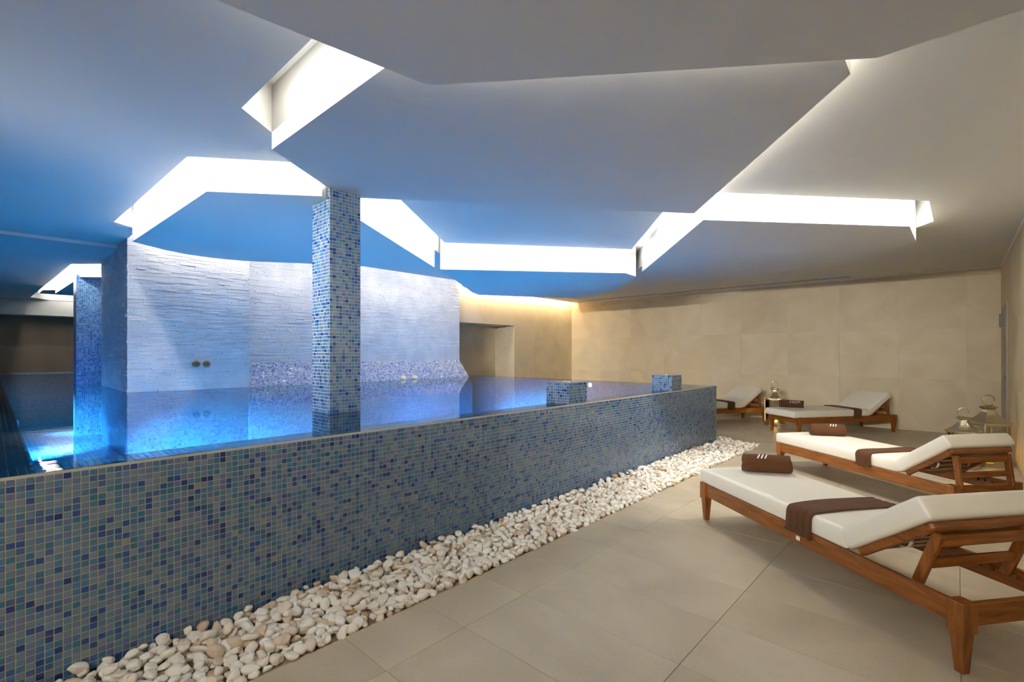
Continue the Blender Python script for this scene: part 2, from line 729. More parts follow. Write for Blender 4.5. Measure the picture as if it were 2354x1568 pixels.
def slab_mesh(nm, w_, h_, t_, mat, bev=0.0012):
    key = (nm, round(w_, 3), round(h_, 3))
    if key not in tmesh:
        bm = bm_box(0, w_, 0, h_, 0, t_, bev, 1)
        me = bpy.data.meshes.new(nm)
        bm.to_mesh(me)
        bm.free()
        me.materials.append(M[mat])
        tmesh[key] = me
    return tmesh[key]


def lay_tile(x0, x1, y0, y1):
    g = 0.0009
    me = slab_mesh('floor_tile', x1 - x0 - 2 * g, y1 - y0 - 2 * g, 0.012, 'floor_tile')
    o = link('floor_tile', me, floor)
    o.location = (x0 + g, y0 + g, -0.012)


PEB_X = -2.165
PEB_Y = 7.79
for i in range(len(fx) - 1):
    for j in range(len(fy) - 1):
        x0, x1, y0, y1 = fx[i], fx[i + 1], fy[j], min(fy[j + 1], YB)
        if y1 <= y0 or y1 < -3.9:
            continue
        if x1 <= PEB_X and y1 <= PEB_Y:
            continue
        if x0 < PEB_X < x1 and y0 < PEB_Y:
            if y1 > PEB_Y:
                lay_tile(x0, PEB_X, PEB_Y, y1)
            lay_tile(PEB_X, x1, y0, y1)
            continue
        if x1 <= PEB_X and y0 < PEB_Y < y1:
            y0 = PEB_Y
        lay_tile(x0, x1, y0, y1)


# ------------------------------------------------------------------ walls with stone panels
def panel(parent, o, u, v, w_, h_, mat='wall_panel', nm='wall_panel', t_=0.012):
    """a stone panel w_ x h_ whose lower corner is o, lying in the plane of u and v"""
    g = 0.0004
    me = slab_mesh(nm + mat, w_ - 2 * g, h_ - 2 * g, t_, mat, 0.0007)
    ob = bpy.data.objects.new(nm, me)
    u, v = Vector(u), Vector(v)
    m = Matrix((u, v, u.cross(v))).transposed().to_4x4()
    m.translation = Vector(o) + u * g + v * g
    COL.objects.link(ob)
    ob.parent = parent
    ob.matrix_basis = m
    return ob


def quad(name, a, b, c, d, mat, parent=None):
    return mesh_obj(name, [a, b, c, d], [(0, 1, 2, 3)], mat, parent)


ZR = [0.0, 0.05, 0.93, 1.81, 2.69, Z0]
# back wall (faces -Y)
wall_back = struct(box('wall_back', -8.3, XR + 0.15, YB + 0.012, YB + 0.15, -0.1, TOPZ, 'joint_wall'), 'beige stone-panelled back wall behind the loungers')
xb = [-8.06, -7.09, -6.19, -5.29, -4.388, -3.487, -2.585, -1.684, -0.782, 0.119, XR]
for i in range(len(xb) - 1):
    for j in range(5):
        panel(wall_back, (xb[i], YB + 0.012, ZR[j]), (1, 0, 0), (0, 0, 1), xb[i + 1] - xb[i], ZR[j + 1] - ZR[j])
# right wall (faces -X)
wall_right = struct(box('wall_right', XR + 0.012, XR + 0.15, -4.1, YB + 0.1, -0.1, TOPZ, 'joint_wall'), 'beige stone-panelled wall on the right')
yr = [-4.1, -2.36, -0.56, 1.24, 3.04, 4.84, 6.64, 7.54, 8.44, 9.34, 9.85, 10.95, YB]
for i in range(len(yr) - 1):
    for j in range(5):
        if yr[i] == 9.85 and j != 3:
            continue
        if yr[i] == 9.85:
            panel(wall_right, (XR + 0.012, yr[i], 2.12), (0, 1, 0), (0, 0, 1), yr[i + 1] - yr[i], Z0 - 2.12).matrix_basis = \
                Matrix(((0, 0, -1, XR + 0.012), (1, 0, 0, yr[i]), (0, 1, 0, 2.12), (0, 0, 0, 1)))
            continue
        ob = panel(wall_right, (0, 0, 0), (0, 1, 0), (0, 0, 1), yr[i + 1] - yr[i], ZR[j + 1] - ZR[j])
        ob.matrix_basis = Matrix(((0, 0, -1, XR + 0.012), (1, 0, 0, yr[i]), (0, 1, 0, ZR[j]), (0, 0, 0, 1)))
# fix orientation of right-hand panels: thickness must point to -X (mirror-free frame u=-Y)
for ob in list(wall_right.children):
    m = ob.matrix_basis
    y0, z0 = m[1][3], m[2][3]
    wlen = max(v.co.x for v in ob.data.vertices)
    ob.matrix_basis = Matrix(((0, 0, -1, XR + 0.012), (-1, 0, 0, y0 + wlen + 0.001), (0, 1, 0, z0), (0, 0, 0, 1)))

# door in the right wall
door = struct(box('door_1', XR - 0.006, XR + 0.02, 9.9, 10.93, 0.0, 2.115, 'door', bevel=0.002), 'flush grey door in the right wall by the corner')
box('door_frame', XR - 0.014, XR + 0.012, 9.855, 9.885, 0.0, 2.12, 'door', door, 0.002)
box('door_gap', XR - 0.004, XR + 0.012, 9.885, 9.9, 0.0, 2.115, 'black', door)
box('door_closer', XR - 0.04, XR - 0.006, 10.72, 10.86, 1.80, 2.0, 'hardware', door, 0.004)
box('door_handle', XR - 0.03, XR - 0.006, 10.0, 10.02, 0.98, 1.05, 'hardware', door, 0.003)

# far left wall with the doorway (faces +X)
wall_left = empty('wall_left')
struct(wall_left, 'beige stone wall with an open doorway beyond the pool')
DY0, DY1, DZ = 6.6, 8.81, 2.075
box('wall_core', XW - 0.15, XW - 0.012, DY1 + 0.012, YB + 0.1, -0.1, TOPZ, 'joint_wall', wall_left)
box('wall_core', XW - 0.15, XW - 0.012, 6.0, DY1 + 0.012, DZ + 0.012, TOPZ, 'joint_wall', wall_left)


def lpanel(y0, y1, z0, z1, mat='wall_panel'):
    panel(wall_left, (XW - 0.012, y0, z0), (0, 1, 0), (0, 0, 1), y1 - y0, z1 - z0, mat)


for y0, y1 in ((DY1, 9.62), (9.62, YB)):
    for z0, z1 in ((0, 0.93), (0.93, 1.72), (1.72, 2.60), (2.60, TOPZ)):
        lpanel(y0, y1, z0, z1)
for y0, y1 in ((6.4, 7.8), (7.8, DY1)):
    for z0, z1 in ((DZ, 2.60), (2.60, TOPZ)):
        lpanel(y0, y1, z0, z1)
# doorway reveal: jamb, lintel and the taupe wall behind
RX = XW - 0.68
box('jamb', RX, XW - 0.012, DY1, DY1 + 0.012, -0.1, DZ, 'wall_panel', wall_left)
box('lintel', RX, XW - 0.012, 6.4, DY1, DZ, DZ + 0.012, 'wall_panel', wall_left)
for y0, y1 in ((6.4, 7.6), (7.6, DY1 + 0.01)):
    ob = panel(wall_left, (RX, y0, 0.0), (0, 1, 0), (0, 0, 1), y1 - y0, DZ, 'wall_panel')

# trim between back wall and ceiling, linear vent
trim = struct(box('trim_1', -7.75, XR, YB - 0.012, YB, Z0 - 0.016, Z0, 'fascia'), 'thin white trim between the back wall and the ceiling')
trim2 = struct(box('trim_2', XR - 0.012, XR, -4, YB - 0.012, Z0 - 0.016, Z0, 'fascia'), 'thin white trim between the right wall and the ceiling')

# ------------------------------------------------------------------ ceiling: flat field with two openings, hanging rafts
holeA = {
    'D_l': (-6.915, 1.095), 'L0': (-6.767, 0.913), 'L1': (-4.143, 0.975), 'L2': (-3.30, 2.01), 'P1': (-3.576, 2.275),
    'Mc': (-4.881, 3.993), 'M2': (-3.292, 5.99), 'P4': (-2.02, 4.415), 'R0': (-1.75, 4.21), 'R1': (-0.193, 6.013),
    'R2': (-0.188, 6.96), 'S_r': (-0.344, 7.185), 'S2': (-0.347, 6.235), 'S1': (-1.771, 4.597), 'S_l': (-3.792, 7.238),
    'K1': (-4.115, 7.64), 'C_r': (-3.528, 6.55), 'C1': (-3.491, 6.164), 'C_l': (-5.186, 4.167), 'K2': (-5.50, 4.419),
    'D_r': (-5.305, 4.163), 'D2': (-3.709, 1.786), 'D1': (-4.318, 1.147)}
HA = list(holeA.values())
B_pts = [(-3.289, 1.246), (-1.30, 1.25), (-0.374, 2.35), (-0.374, 2.79), (-1.836, 4.537), (-3.844, 2.027)]
HB = [(-3.09, 1.0), (-1.15, 1.0), (-0.18, 2.1), (-0.18, 2.62), (-0.374, 2.79), (-0.374, 2.35), (-1.30, 1.25), (-3.289, 1.246)]
outer = [(-8.2, -4), (XR, -4), (XR, YB), (-7.85, YB), (-7.85, 6.9), (-7.17, 6.9), (-7.17, 1.16), (-8.2, 1.16)]


def filled(loops, z, flip=True):
    bm = bmesh.new()
    es = []
    for lp in loops:
        vs = [bm.verts.new((x, y, z)) for x, y in lp]
        for i in range(len(vs)):
            es.append(bm.edges.new((vs[i], vs[(i + 1) % len(vs)])))
    bmesh.ops.triangle_fill(bm, use_beauty=True, edges=es, normal=(0, 0, -1))
    for f in bm.faces:
        f.normal_update()
        if (f.normal.z > 0) == flip:
            f.normal_flip()
    return bm


ceiling = struct(bm_obj('ceiling', filled([outer, HA, HB], Z0), 'plaster'), 'white folded plaster ceiling with lit coves')


def curtain(name, pts, z0, z1, mat, parent, close=True):
    """vertical plaster faces above a plan outline; z0 may be a function of (x, y)"""
    zf = z0 if callable(z0) else (lambda x, y: z0)
    v, f = [], []
    n = len(pts)
    for (x, y) in pts:
        v += [(x, y, zf(x, y)), (x, y, z1)]
    for i in range(n if close else n - 1):
        k = (i + 1) % n
        f.append((2 * i, 2 * k, 2 * k + 1, 2 * i + 1))
    return mesh_obj(name, v, f, mat, parent)


# cove shafts above the openings
curtain('cove_upstand', HA, Z0, TOPZ, 'fascia', ceiling)
bm_obj('cove_top', filled([HA], TOPZ), 'fascia', ceiling)
curtain('cove_upstand', HB, Z0, TOPZ, 'fascia', ceiling)
bm_obj('cove_top', filled([HB], TOPZ), 'fascia', ceiling)
# wall-wash slots along the stone wall and the left wall
curtain('cove_upstand', [(-7.17, 1.16), (-7.17, 6.9), (-7.85, 6.9), (-7.85, YB)], Z0, TOPZ, 'fascia', ceiling, False)
bm_obj('cove_top', filled([[(-8.2, 1.10), (-7.17, 1.10), (-7.17, 6.9), (-7.85, 6.9), (-7.85, YB), (-8.2, YB)]], TOPZ), 'fascia', ceiling)
quad('cove_upstand', (-7.6, 1.16, Z0), (-7.17, 1.16, Z0), (-7.17, 1.16, TOPZ), (-7.6, 1.16, TOPZ), 'fascia', ceiling)


def raft(pts, zf, high, label, lip={}):
    """a hanging panel: underside plus fascia; edges listed in 'high' rise into the cove"""
    n = len(pts)
    v = [(x, y, zf(x, y)) for x, y in pts]
    o = mesh_obj('ceiling_raft', v, [tuple(range(n))], 'plaster', ceiling)
    vv, ff = [], []
    for i in range(n):
        k = (i + 1) % n
        zt = TOPZ if i in high else lip.get(i, Z0)
        b = len(vv)
        vv += [v[i], v[k], (pts[k][0], pts[k][1], zt), (pts[i][0], pts[i][1], zt)]
        ff.append((b, b + 1, b + 2, b + 3))
    mesh_obj('fascia', vv, ff, 'fascia', o)
    o['label'] = label
    return o


h = holeA
zD = lambda x, y: 2.65 - 0.004 * (x + 6.915) - 0.0263 * (y - 1.095)
raft([h['D_l'], h['D1'], h['D2'], h['D_r'], (-6.066, 3.482), (-6.481, 2.95), (-6.78, 2.62), (-7.051, 2.308), (-7.19, 1.95), (-7.208, 1.697), (-7.137, 1.453)],
     zD, {0, 1, 2}, 'ceiling panel beside the stone wall')
zC = lambda x, y: 2.525
raft([h['C_l'], h['C1'], h['C_r'], (-4.662, 7.803), (-5.726, 8.216), (-6.433, 7.258), (-6.87, 6.469), (-6.671, 6.115)], zC, {0, 1}, 'ceiling panel over the far end of the pool')
zS = lambda x, y: 2.64 - 0.01715 * (x + 1.77) + 0.0149 * (y - 4.597)
raft([h['S_l'], h['S1'], h['S2'], h['S_r'], (-0.547, 7.508), (-1.014, 8.194), (-1.855, 9.163), (-2.59, 9.138), (-3.537, 8.074)], zS, {0, 1, 2}, 'ceiling panel over the loungers')
zB = lambda x, y: 2.70
raft(B_pts, zB, {0, 1, 2}, 'central ceiling panel that meets the mosaic pillar', {3: 2.725})
A_pts = [(-2.15, -1.6), (-1.934, 0.543), (-1.819, 1.392), (-0.25, 2.554), (0.18, 2.561), (XR, 2.567), (XR, -1.6)]
raft(A_pts, lambda x, y: 2.62, set(), 'large lowest ceiling panel overhead', {0: 2.645, 1: 2.645, 2: 2.645, 3: 2.645, 4: 2.645})

# lower ceiling beyond the step, far raft and beam on the far left
Z1 = 2.77
H2 = [(-9.5, 1.42), (-10.141, 0.846), (-16.71, 0.66), (-17.27, 1.02), (-17.27, 4.0), (-15.6, 4.0), (-15.55, 0.746), (-14.7, 0.771), (-14.1, 1.3),
      (-13.7, 0.903), (-10.475, 0.989), (-9.7, 1.75)]
low = bm_obj('ceiling_field', filled([[(-17.3, -4), (-8.2, -4), (-8.2, 1.16), (-9.4, 1.16), (-9.4, 6), (-17.3, 6)],
                                      H2], Z1), 'plaster', ceiling)
quad('ceiling_step', (-8.2, -4, Z1), (-8.2, 1.16, Z1), (-8.2, 1.16, Z0), (-8.2, -4, Z0), 'fascia', ceiling)
curtain('cove_upstand', H2, Z1, TOPZ, 'fascia', ceiling)
bm_obj('cove_top', filled([H2], TOPZ), 'fascia', ceiling)
raft([(-13.7, 0.903), (-10.475, 0.989), (-9.7, 1.75), (-9.8, 4.0), (-13.5, 4.0)], lambda x, y: 2.62, {0, 1}, 'ceiling panel over the far pillar')

beam = struct(box('trim_3', -17.9, -17.3, -4, 6, 2.37, Z1 + 0.3, 'plaster'), 'white downstand beam across the far end of the pool')
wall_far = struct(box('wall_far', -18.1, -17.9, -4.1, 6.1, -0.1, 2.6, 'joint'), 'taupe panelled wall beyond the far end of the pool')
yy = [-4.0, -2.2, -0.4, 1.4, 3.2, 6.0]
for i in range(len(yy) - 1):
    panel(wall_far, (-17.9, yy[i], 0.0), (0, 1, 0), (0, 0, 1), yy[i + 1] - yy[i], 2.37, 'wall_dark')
# walls out of view that close the room
struct(box('wall_front', -18.1, XR + 0.15, -4.15, -4.0, -0.1, TOPZ, 'wall_panel'), 'wall behind the viewer')
struct(box('wall_inner', -18.0, -9.4, 6.0, 6.1, -0.1, TOPZ, 'wall_dark'), 'wall hidden behind the stone core')

# LED strips hidden above the lips (each shines across its slot onto the fascia)
zl = 3.0


def led(a, b, side, per=LED_W, col=LED_COL, z=zl, up=-0.9):
    a, b = Vector((a[0], a[1], z)), Vector((b[0], b[1], z))
    d = (b - a).normalized()
    n = Vector((-d.y, d.x, 0)) * side
    a2, b2 = a + n * 0.02 + d * 0.03, b + n * 0.02 - d * 0.03
    strip_light('led_strip', a2, b2, n * 0.55 + Vector((0, 0, -1)), per, col).data.spread = 3.1


led(h['L0'], h['L1'], 1, LED_W * 1.4)
led(h['L1'], h['L2'], 1, LED_W * 1.4)
led(h['P1'], h['Mc'], 1, LED_W * 1.4)
led(h['Mc'], h['M2'], 1, LED_W * 1.4)
led(h['M2'], h['P4'], 1, LED_W * 2.4)
led(h['R0'], h['R1'], 1, LED_W * 3.2)
led(h['R1'], h['R2'], 1, LED_W * 2.2)
led(HB[0], HB[1], 1, LED_W * 0.8)
led(HB[1], HB[2], 1)
led(HB[2], HB[3], 1)
# short strips at the two notches where neighbouring coves end
strip_light('led_strip', (-3.42, 6.3, 3.08), (-3.78, 7.1, 3.08), (0, 0, -1), LED_W * 0.7)
strip_light('led_strip', (-5.02, 4.1, 3.08), (-5.38, 4.25, 3.08), (0, 0, -1), LED_W * 0.7)
# wall washers
strip_light('led_strip', (-7.22, 1.25, 2.93), (-7.22, 6.85, 2.93), (-1, 0, -0.6), LED_W * 0.66, (1.0, 0.93, 0.84))
strip_light('led_strip', (-7.89, 7.0, 2.90), (-7.89, 11.15, 2.90), (-1, 0, -0.6), LED_W * 1.5, WARM_COL)
# far coves
led((-16.6, 0.665), (-10.2, 0.844), 1, z=2.95)
led((-10.141, 0.846), (-9.55, 1.375), 1, z=2.95)
strip_light('led_strip', (-16.9, 1.1, 2.9), (-16.9, 3.8, 2.9), (-1, 0, -0.1), LED_W * 0.5, LED_COL)
# strip on the far right edge of the central panel, washing the flat ceiling beyond it
strip_light('led_strip', (-1.88, 4.36, 2.765), (-0.46, 2.66, 2.765), (1, 0.9, 0.1), LED_W * 0.9, LED_COL)
# unseen strips added on the lowest panel to lighten the ceiling beyond its edges
strip_light('led_strip', (-1.80, -1.2, 2.67), (-1.72, 0.55, 2.67), (-1, 0, 0.15), LED_W * 0.06, LED_COL)
strip_light('led_strip', (-1.60, 1.32, 2.66), (-0.33, 2.28, 2.66), (-0.6, 0.8, 0.02), LED_W * 0.5, LED_COL)
strip_light('led_strip', (-1.78, 0.6, 2.66), (-1.68, 1.3, 2.66), (-1, 0.13, 0.02), LED_W * 0.3, LED_COL)
# fill strip added out of view behind the viewer to brighten floor and loungers
strip_light('led_strip', (-2.05, -1.75, 2.57), (0.45, -1.75, 2.57), (0, 0.55, -1), LED_W * 2.4, LED_COL)
# unseen lamps added behind the viewer to light the far end of the room
strip_light('added_fill', (-2.0, -3.9, 2.54), (0.4, -3.612, 2.54), (-0.12, 1, -0.085), 3.6, LED_COL, 0.08).data.spread = 0.7
strip_light('added_fill', (-3.4, -3.9, 2.5), (-2.2, -3.516, 2.5), (-0.32, 1, -0.085), 7.0, LED_COL, 0.08).data.spread = 0.55

# linear vent in the ceiling along the back wall
vent = empty('linear_vent', (-4.4, 10.84, Z0))
tag(vent, 'long dark slot air vent in the ceiling along the back wall', 'vent')
for s_ in (-1, 1):
    box('frame', -2.95, 2.95, s_ * 0.035 - 0.006, s_ * 0.035 + 0.006, -0.006, 0.004, 'vent', vent)
box('slot', -2.93, 2.93, -0.03, 0.03, -0.003, 0.002, 'black', vent)
for k in range(1, 12):
    x = -2.95 + 5.9 * k / 12
    box('divider', x - 0.008, x + 0.008, -0.029, 0.029, -0.005, 0.001, 'vent', vent)

# ------------------------------------------------------------------ pool
pool, pinv = root_at('swimming_pool', (PX, 3.5, 0.0))
tag(pool, 'raised swimming pool clad in blue and grey glass mosaic', 'pool')
LX = -3.011      # inner edge of the submerged front ledge
LY = 0.13        # inner edge of the submerged left ledge
LZ = 0.866       # ledge level
EY = 7.23        # inner face of the end wall


def pbox(name, x0, x1, y0, y1, z0, z1, mat):
    return adopt(box(name, x0, x1, y0, y1, z0, z1, mat), pool, pinv)


pbox('front_wall', LX, PX, -3.9, PY1, -0.05, LZ, 'grout')
pbox('rim', PX - 0.0125, PX + 0.0008, -3.9, PY1, LZ - 0.004, RIMZ, 'grout')
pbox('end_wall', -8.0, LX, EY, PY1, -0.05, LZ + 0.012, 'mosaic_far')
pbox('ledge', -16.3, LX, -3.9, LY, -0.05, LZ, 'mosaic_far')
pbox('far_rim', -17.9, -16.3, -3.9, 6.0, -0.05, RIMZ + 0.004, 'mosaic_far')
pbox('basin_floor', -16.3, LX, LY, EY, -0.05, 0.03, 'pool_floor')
ms = Mosaic()
ms.face((PX, -1.0, 0.0), (0, 1, 0), (0, 0, 1), int((PY1 + 1.0) / PITCH), 32)
ms.face((LX, LY, LZ), (1, 0, 0), (0, 1, 0), 11, int((PY1 - LY) / PITCH))
nx = int((PX - 0.0125 + 9.0) / PITCH)
ms.face((PX - 0.0125 - nx * PITCH, LY - 19 * PITCH, LZ), (1, 0, 0), (0, 1, 0), nx, 19)
ms.build(pool, 300, 0.00022, pinv)

water = mesh_obj('pool_water', [(-16.3, -3.9, WZ), (PX + 0.001, -3.9, WZ), (PX + 0.001, PY1, WZ), (-16.3, PY1, WZ)], [(0, 1, 2, 3)], 'water')
tag(water, 'still clear blue water filling the pool to the brim', 'water', kind='stuff')

# underwater lamps
for k, (p, n, e) in enumerate([((-6.3, LY + 0.03, 0.6), (-0.6, 1, -0.5), 1.5), ((-4.4, LY + 0.03, 0.6), (-0.4, 1, -0.5), 1.2), ((-11.5, LY + 0.03, 0.6), (0.6, 1, -0.4), 0.7),
                               ((LX - 0.03, 2.9, 0.6), (-1, -0.1, -0.45), 1.5), ((LX - 0.03, 4.6, 0.6), (-1, 0.9, -0.5), 1.5), ((-7.4, 4.6, 0.6), (0.5, 1, -0.5), 1.3),
                               ((-4.78, EY - 0.03, 0.6), (-0.3, -1, -0.5), 0.8), ((-8.0, LY + 0.05, 0.6), (-1, 0.3, -0.4), 1.0)]):
    disc_light('pool_light', p, n, POOL_W * e, POOL_COL).data.spread = 0.95


def pool_lamp(loc, rz, label):
    r = empty('pool_lamp', loc, rz)       # faces local +Y
    tag(r, label, 'lamp')
    R = lambda rad, y: [(rad * math.cos(2 * PI * k / 20), y, rad * math.sin(2 * PI * k / 20)) for k in range(20)]
    loft('bezel', [R(0.06, 0.0), R(0.06, 0.012), R(0.052, 0.02), R(0.036, 0.02), R(0.036, 0.012)], 'chrome', r, cap=False)
    loft('lens', [R(0.036, 0.006), R(0.036, 0.013), R(0.02, 0.018)], 'lens', r)


pool_lamp((-5.45, LY, 0.79), 0, 'bright underwater lamp on the left edge of the pool')
pool_lamp((-4.78, EY, 0.82), PI, 'bright underwater lamp at the far end behind the mosaic box')

# two boxes that stand on the pool edge


def edge_box(y0, label):
    x1 = PX - 0.014
    x0 = x1 - 10 * PITCH
    y1 = y0 + 11 * PITCH
    z0, z1 = LZ, LZ + 8 * PITCH
    r, inv = root_at('jet_box', ((x0 + x1) / 2, (y0 + y1) / 2, z0))
    tag(r, label, 'box', 'mosaic boxes on the pool edge')
    adopt(box('body', x0 + 0.001, x1 - 0.001, y0 + 0.001, y1 - 0.001, z0, z1 - 0.001, 'grout'), r, inv)
    m = Mosaic()
    m.face((x0, y0, z0), (1, 0, 0), (0, 0, 1), 10, 8)
    m.face((x1, y0, z0), (0, 1, 0), (0, 0, 1), 11, 8)
    m.face((x1, y1, z0), (-1, 0, 0), (0, 0, 1), 10, 8)
    m.face((x0, y1, z0), (0, -1, 0), (0, 0, 1), 11, 8)
    m.face((x0, y0, z1), (1, 0, 0), (0, 1, 0), 10, 11)
    m.build(r, 300, 0.0003, inv)
    cx, cy = (x0 + x1) / 2, (y0 + y1) / 2
    n = loft('nozzle', [ring_pts(0.045, z1, 20, 0, cx, cy), ring_pts(0.045, z1 + 0.006, 20, 0, cx, cy), ring_pts(0.03, z1 + 0.012, 20, 0, cx, cy),
                        ring_pts(0.014, z1 + 0.012, 20, 0, cx, cy), ring_pts(0.014, z1 + 0.008, 20, 0, cx, cy)], 'chrome')
    adopt(n, r, inv)


edge_box(3.735, 'mosaic box on the pool edge nearer the pillar')
edge_box(5.985, 'mosaic box on the pool edge nearer the loungers')

# ------------------------------------------------------------------ pillars
pil, inv = root_at('pillar', (-3.852, 1.98, 0.03))
tag(pil, 'square blue mosaic pillar standing in the pool up to the ceiling', 'pillar')
x0, x1, y0, y1 = -4.0023, -3.702, 1.845, 2.118
adopt(box('core', x0, x1, y0, y1, 0.03, 2.97, 'grout'), pil, inv)
m = Mosaic()
zb = WZ - 31 * PITCH
nz_ = 107
m.face((x0, y0, zb), (1, 0, 0), (0, 0, 1), 11, nz_)
m.face((x1, y0, zb), (0, 1, 0), (0, 0, 1), 10, nz_)
m.face((x1, y1, zb), (-1, 0, 0), (0, 0, 1), 11, nz_)
m.face((x0, y1, zb), (0, -1, 0), (0, 0, 1), 10, nz_)
m.build(pil, 300, 0.0004, inv)
pil2, inv2 = root_at('pillar', (-10.7, 1.2, 0.03))
tag(pil2, 'distant square mosaic pillar behind the dark end of the stone wall', 'pillar')
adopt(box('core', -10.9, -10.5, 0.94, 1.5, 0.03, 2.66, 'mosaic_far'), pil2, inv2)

# ------------------------------------------------------------------ white split-stone wall
sw = empty('wall_middle')
struct(sw, 'white split-stone wall rising from the pool')
SX, SXR, SY0, SY1, SY2 = -7.58, -7.96, 1.15, 2.56, 6.93
box('core', -9.66, SX - 0.012, SY0 + 0.012, SY1 - 0.012, WZ - 0.006, TOPZ, 'ledger_back', sw)
box('core', -8.72, SXR - 0.012, SY1 - 0.012, SY2, WZ - 0.006, TOPZ, 'ledger_back', sw)
box('mosaic_base', -9.66, SX - 0.006, SY0 + 0.006, SY1, 0.03, WZ - 0.006, 'mosaic_far', sw)
# sloping mosaic backrest below the right-hand part
prof = [(-7.96, 1.227), (-7.66, 0.887), (-7.55, 0.762), (-7.55, 0.03), (-8.0, 0.03), (-8.0, 1.227)]
v = [(x, y, z) for y in (SY1, SY2) for x, z in prof]
n6 = len(prof)
f = [tuple(range(n6)), tuple(reversed(range(n6, 2 * n6)))] + [(i, (i + 1) % n6, n6 + (i + 1) % n6, n6 + i) for i in range(n6)]
slope = mesh_obj('sloping_bench', [tuple(p) for p in v], f, 'mosaic_far', sw)
slope['label'] = 'sloping mosaic backrest under the stone wall'
m = Mosaic()
sv = Vector((-0.3, 0, 0.34)).normalized()
top = Vector((-7.96, SY1, 1.227))
nr = 19
m.face(top - sv * nr * PITCH, (0, 1, 0), sv, int((SY2 - SY1) / PITCH), nr)
m.build(sw, 0, 0.0026, None, 'mosaic_sheen')
m = Mosaic()
m.face((SX - 0.006, SY0, WZ - 31 * PITCH), (0, 1, 0), (0, 0, 1), int((SY1 - SY0) / PITCH), 31)
m.build(sw, 0, 0.0001, None, 'mosaic_base')

# stones
st_c, st_l, st_h, st_d, st_u, st_n = [], [], [], [], [], []


def stone_face(o, u, length, n, z0, z1):
    o, u, n = Vector(o), Vector(u), Vector(n)
    z = z0
    while z < z1:
        hh = random.choice((0.017, 0.02, 0.023, 0.026, 0.03))
        s = -random.uniform(0, 0.15)
        while s < length:
            ll = random.uniform(0.09, 0.34)
            a, b = max(s, 0), min(s + ll, length)
            if b - a > 0.012:
                st_c.append(tuple(o + u * ((a + b) / 2) + Vector((0, 0, z + hh / 2 - o.z))))
                st_l.append(b - a)
                st_h.append(hh)
                st_d.append(abs(random.gauss(0, 0.0035)) + random.uniform(0, 0.004))
                st_u.append(tuple(u))
                st_n.append(tuple(n))
            s += ll
        z += hh


stone_face((SX - 0.012, SY0, 0), (0, 1, 0), SY1 - SY0, (1, 0, 0), WZ, TOPZ - 0.15)
stone_face((SXR - 0.012, SY1, 0), (0, 1, 0), SY2 - SY1, (1, 0, 0), 1.227, TOPZ - 0.15)
stone_face((-9.66, SY0 + 0.012, 0), (1, 0, 0), SX + 9.66, (0, -1, 0), WZ, TOPZ - 0.15)


def stones_mesh(ids):
    C, U, Nn = (np.array([a[i] for i in ids]) for a in (st_c, st_u, st_n))
    L_, H_, D_ = (np.array([a[i] for i in ids]) for a in (st_l, st_h, st_d))
    n = len(ids)
    Z = np.array([[0, 0, 1.0]])
    P = np.zeros((n, 8, 3))
    for k, (a, c) in enumerate([(-1, -1), (1, -1), (1, 1), (-1, 1)]):
        base = C + U * (a * (L_ / 2 - 0.0001))[:, None] + Z * (c * (H_ / 2 - 0.0001))[:, None]
        P[:, k] = base - Nn * 0.004
        j = rng.normal(0, 0.0016, n)
        P[:, k + 4] = C + U * (a * (L_ / 2 - 0.0007))[:, None] + Z * (c * (H_ / 2 - 0.0007))[:, None] + Nn * (0.006 + D_ + j)[:, None]
    return P, n


def stone_obj(ids, name, parent):
    P, n = stones_mesh(ids)
    if n == 1:
        org = P[0].mean(0)
    else:
        org = np.zeros(3)
    # winding must face outwards for each orientation of the wall
    F = []
    for i, k in enumerate(ids):
        u, nn = Vector(st_u[k]), Vector(st_n[k])
        q = [(4, 5, 6, 7), (0, 1, 5, 4), (1, 2, 6, 5), (2, 3, 7, 6), (3, 0, 4, 7)]
        if u.cross(Vector((0, 0, 1))).dot(nn) < 0:
            q = [tuple(reversed(t)) for t in q]
        F += [tuple(i * 8 + e for e in t) for t in q]
    o = mesh_obj(name, (P - org).reshape(-1, 3).tolist(), F, 'ledger', parent)
    o.location = org
    return o


order = []
for k in range(len(st_c)):
    d, hx, hy = cam_px(st_c[k])
    vis = abs(hx) < 1.063 and hy < 0.2 and d > 0
    nv = Vector(st_n[k]).dot((Vector((0, 0, EYE)) - Vector(st_c[k])).normalized())
    order.append((-(nv / (d * d)) * st_l[k] * st_h[k] if vis else 1, k))
order.sort()
big = [k for _, k in order[:300]]
rest = [k for _, k in order[300:]]
for k in big:
    stone_obj([k], 'stone_strip', sw)
so = stone_obj(rest, 'stone_strip_field', sw)
so['kind'] = 'stuff'

# bronze spouts on the stone wall
for y_, lab in ((1.888, 'round bronze spout on the stone wall nearer its dark corner'), (2.010, 'round bronze spout on the stone wall nearer the mosaic pillar')):
    r = empty('wall_spout', (SX + 0.012, y_, 1.23))
    tag(r, lab, 'spout', 'bronze spouts on the stone wall')
    R = lambda rad, x: [(x, rad * math.cos(2 * PI * k / 24), rad * math.sin(2 * PI * k / 24)) for k in range(24)]
    loft('flange', [R(0.043, -0.03), R(0.043, 0.012), R(0.037, 0.018), R(0.024, 0.014)], 'bronze', r)
    loft('nozzle', [R(0.018, 0.012), R(0.018, 0.026), R(0.011, 0.026), R(0.011, 0.016)], 'bronze', r)

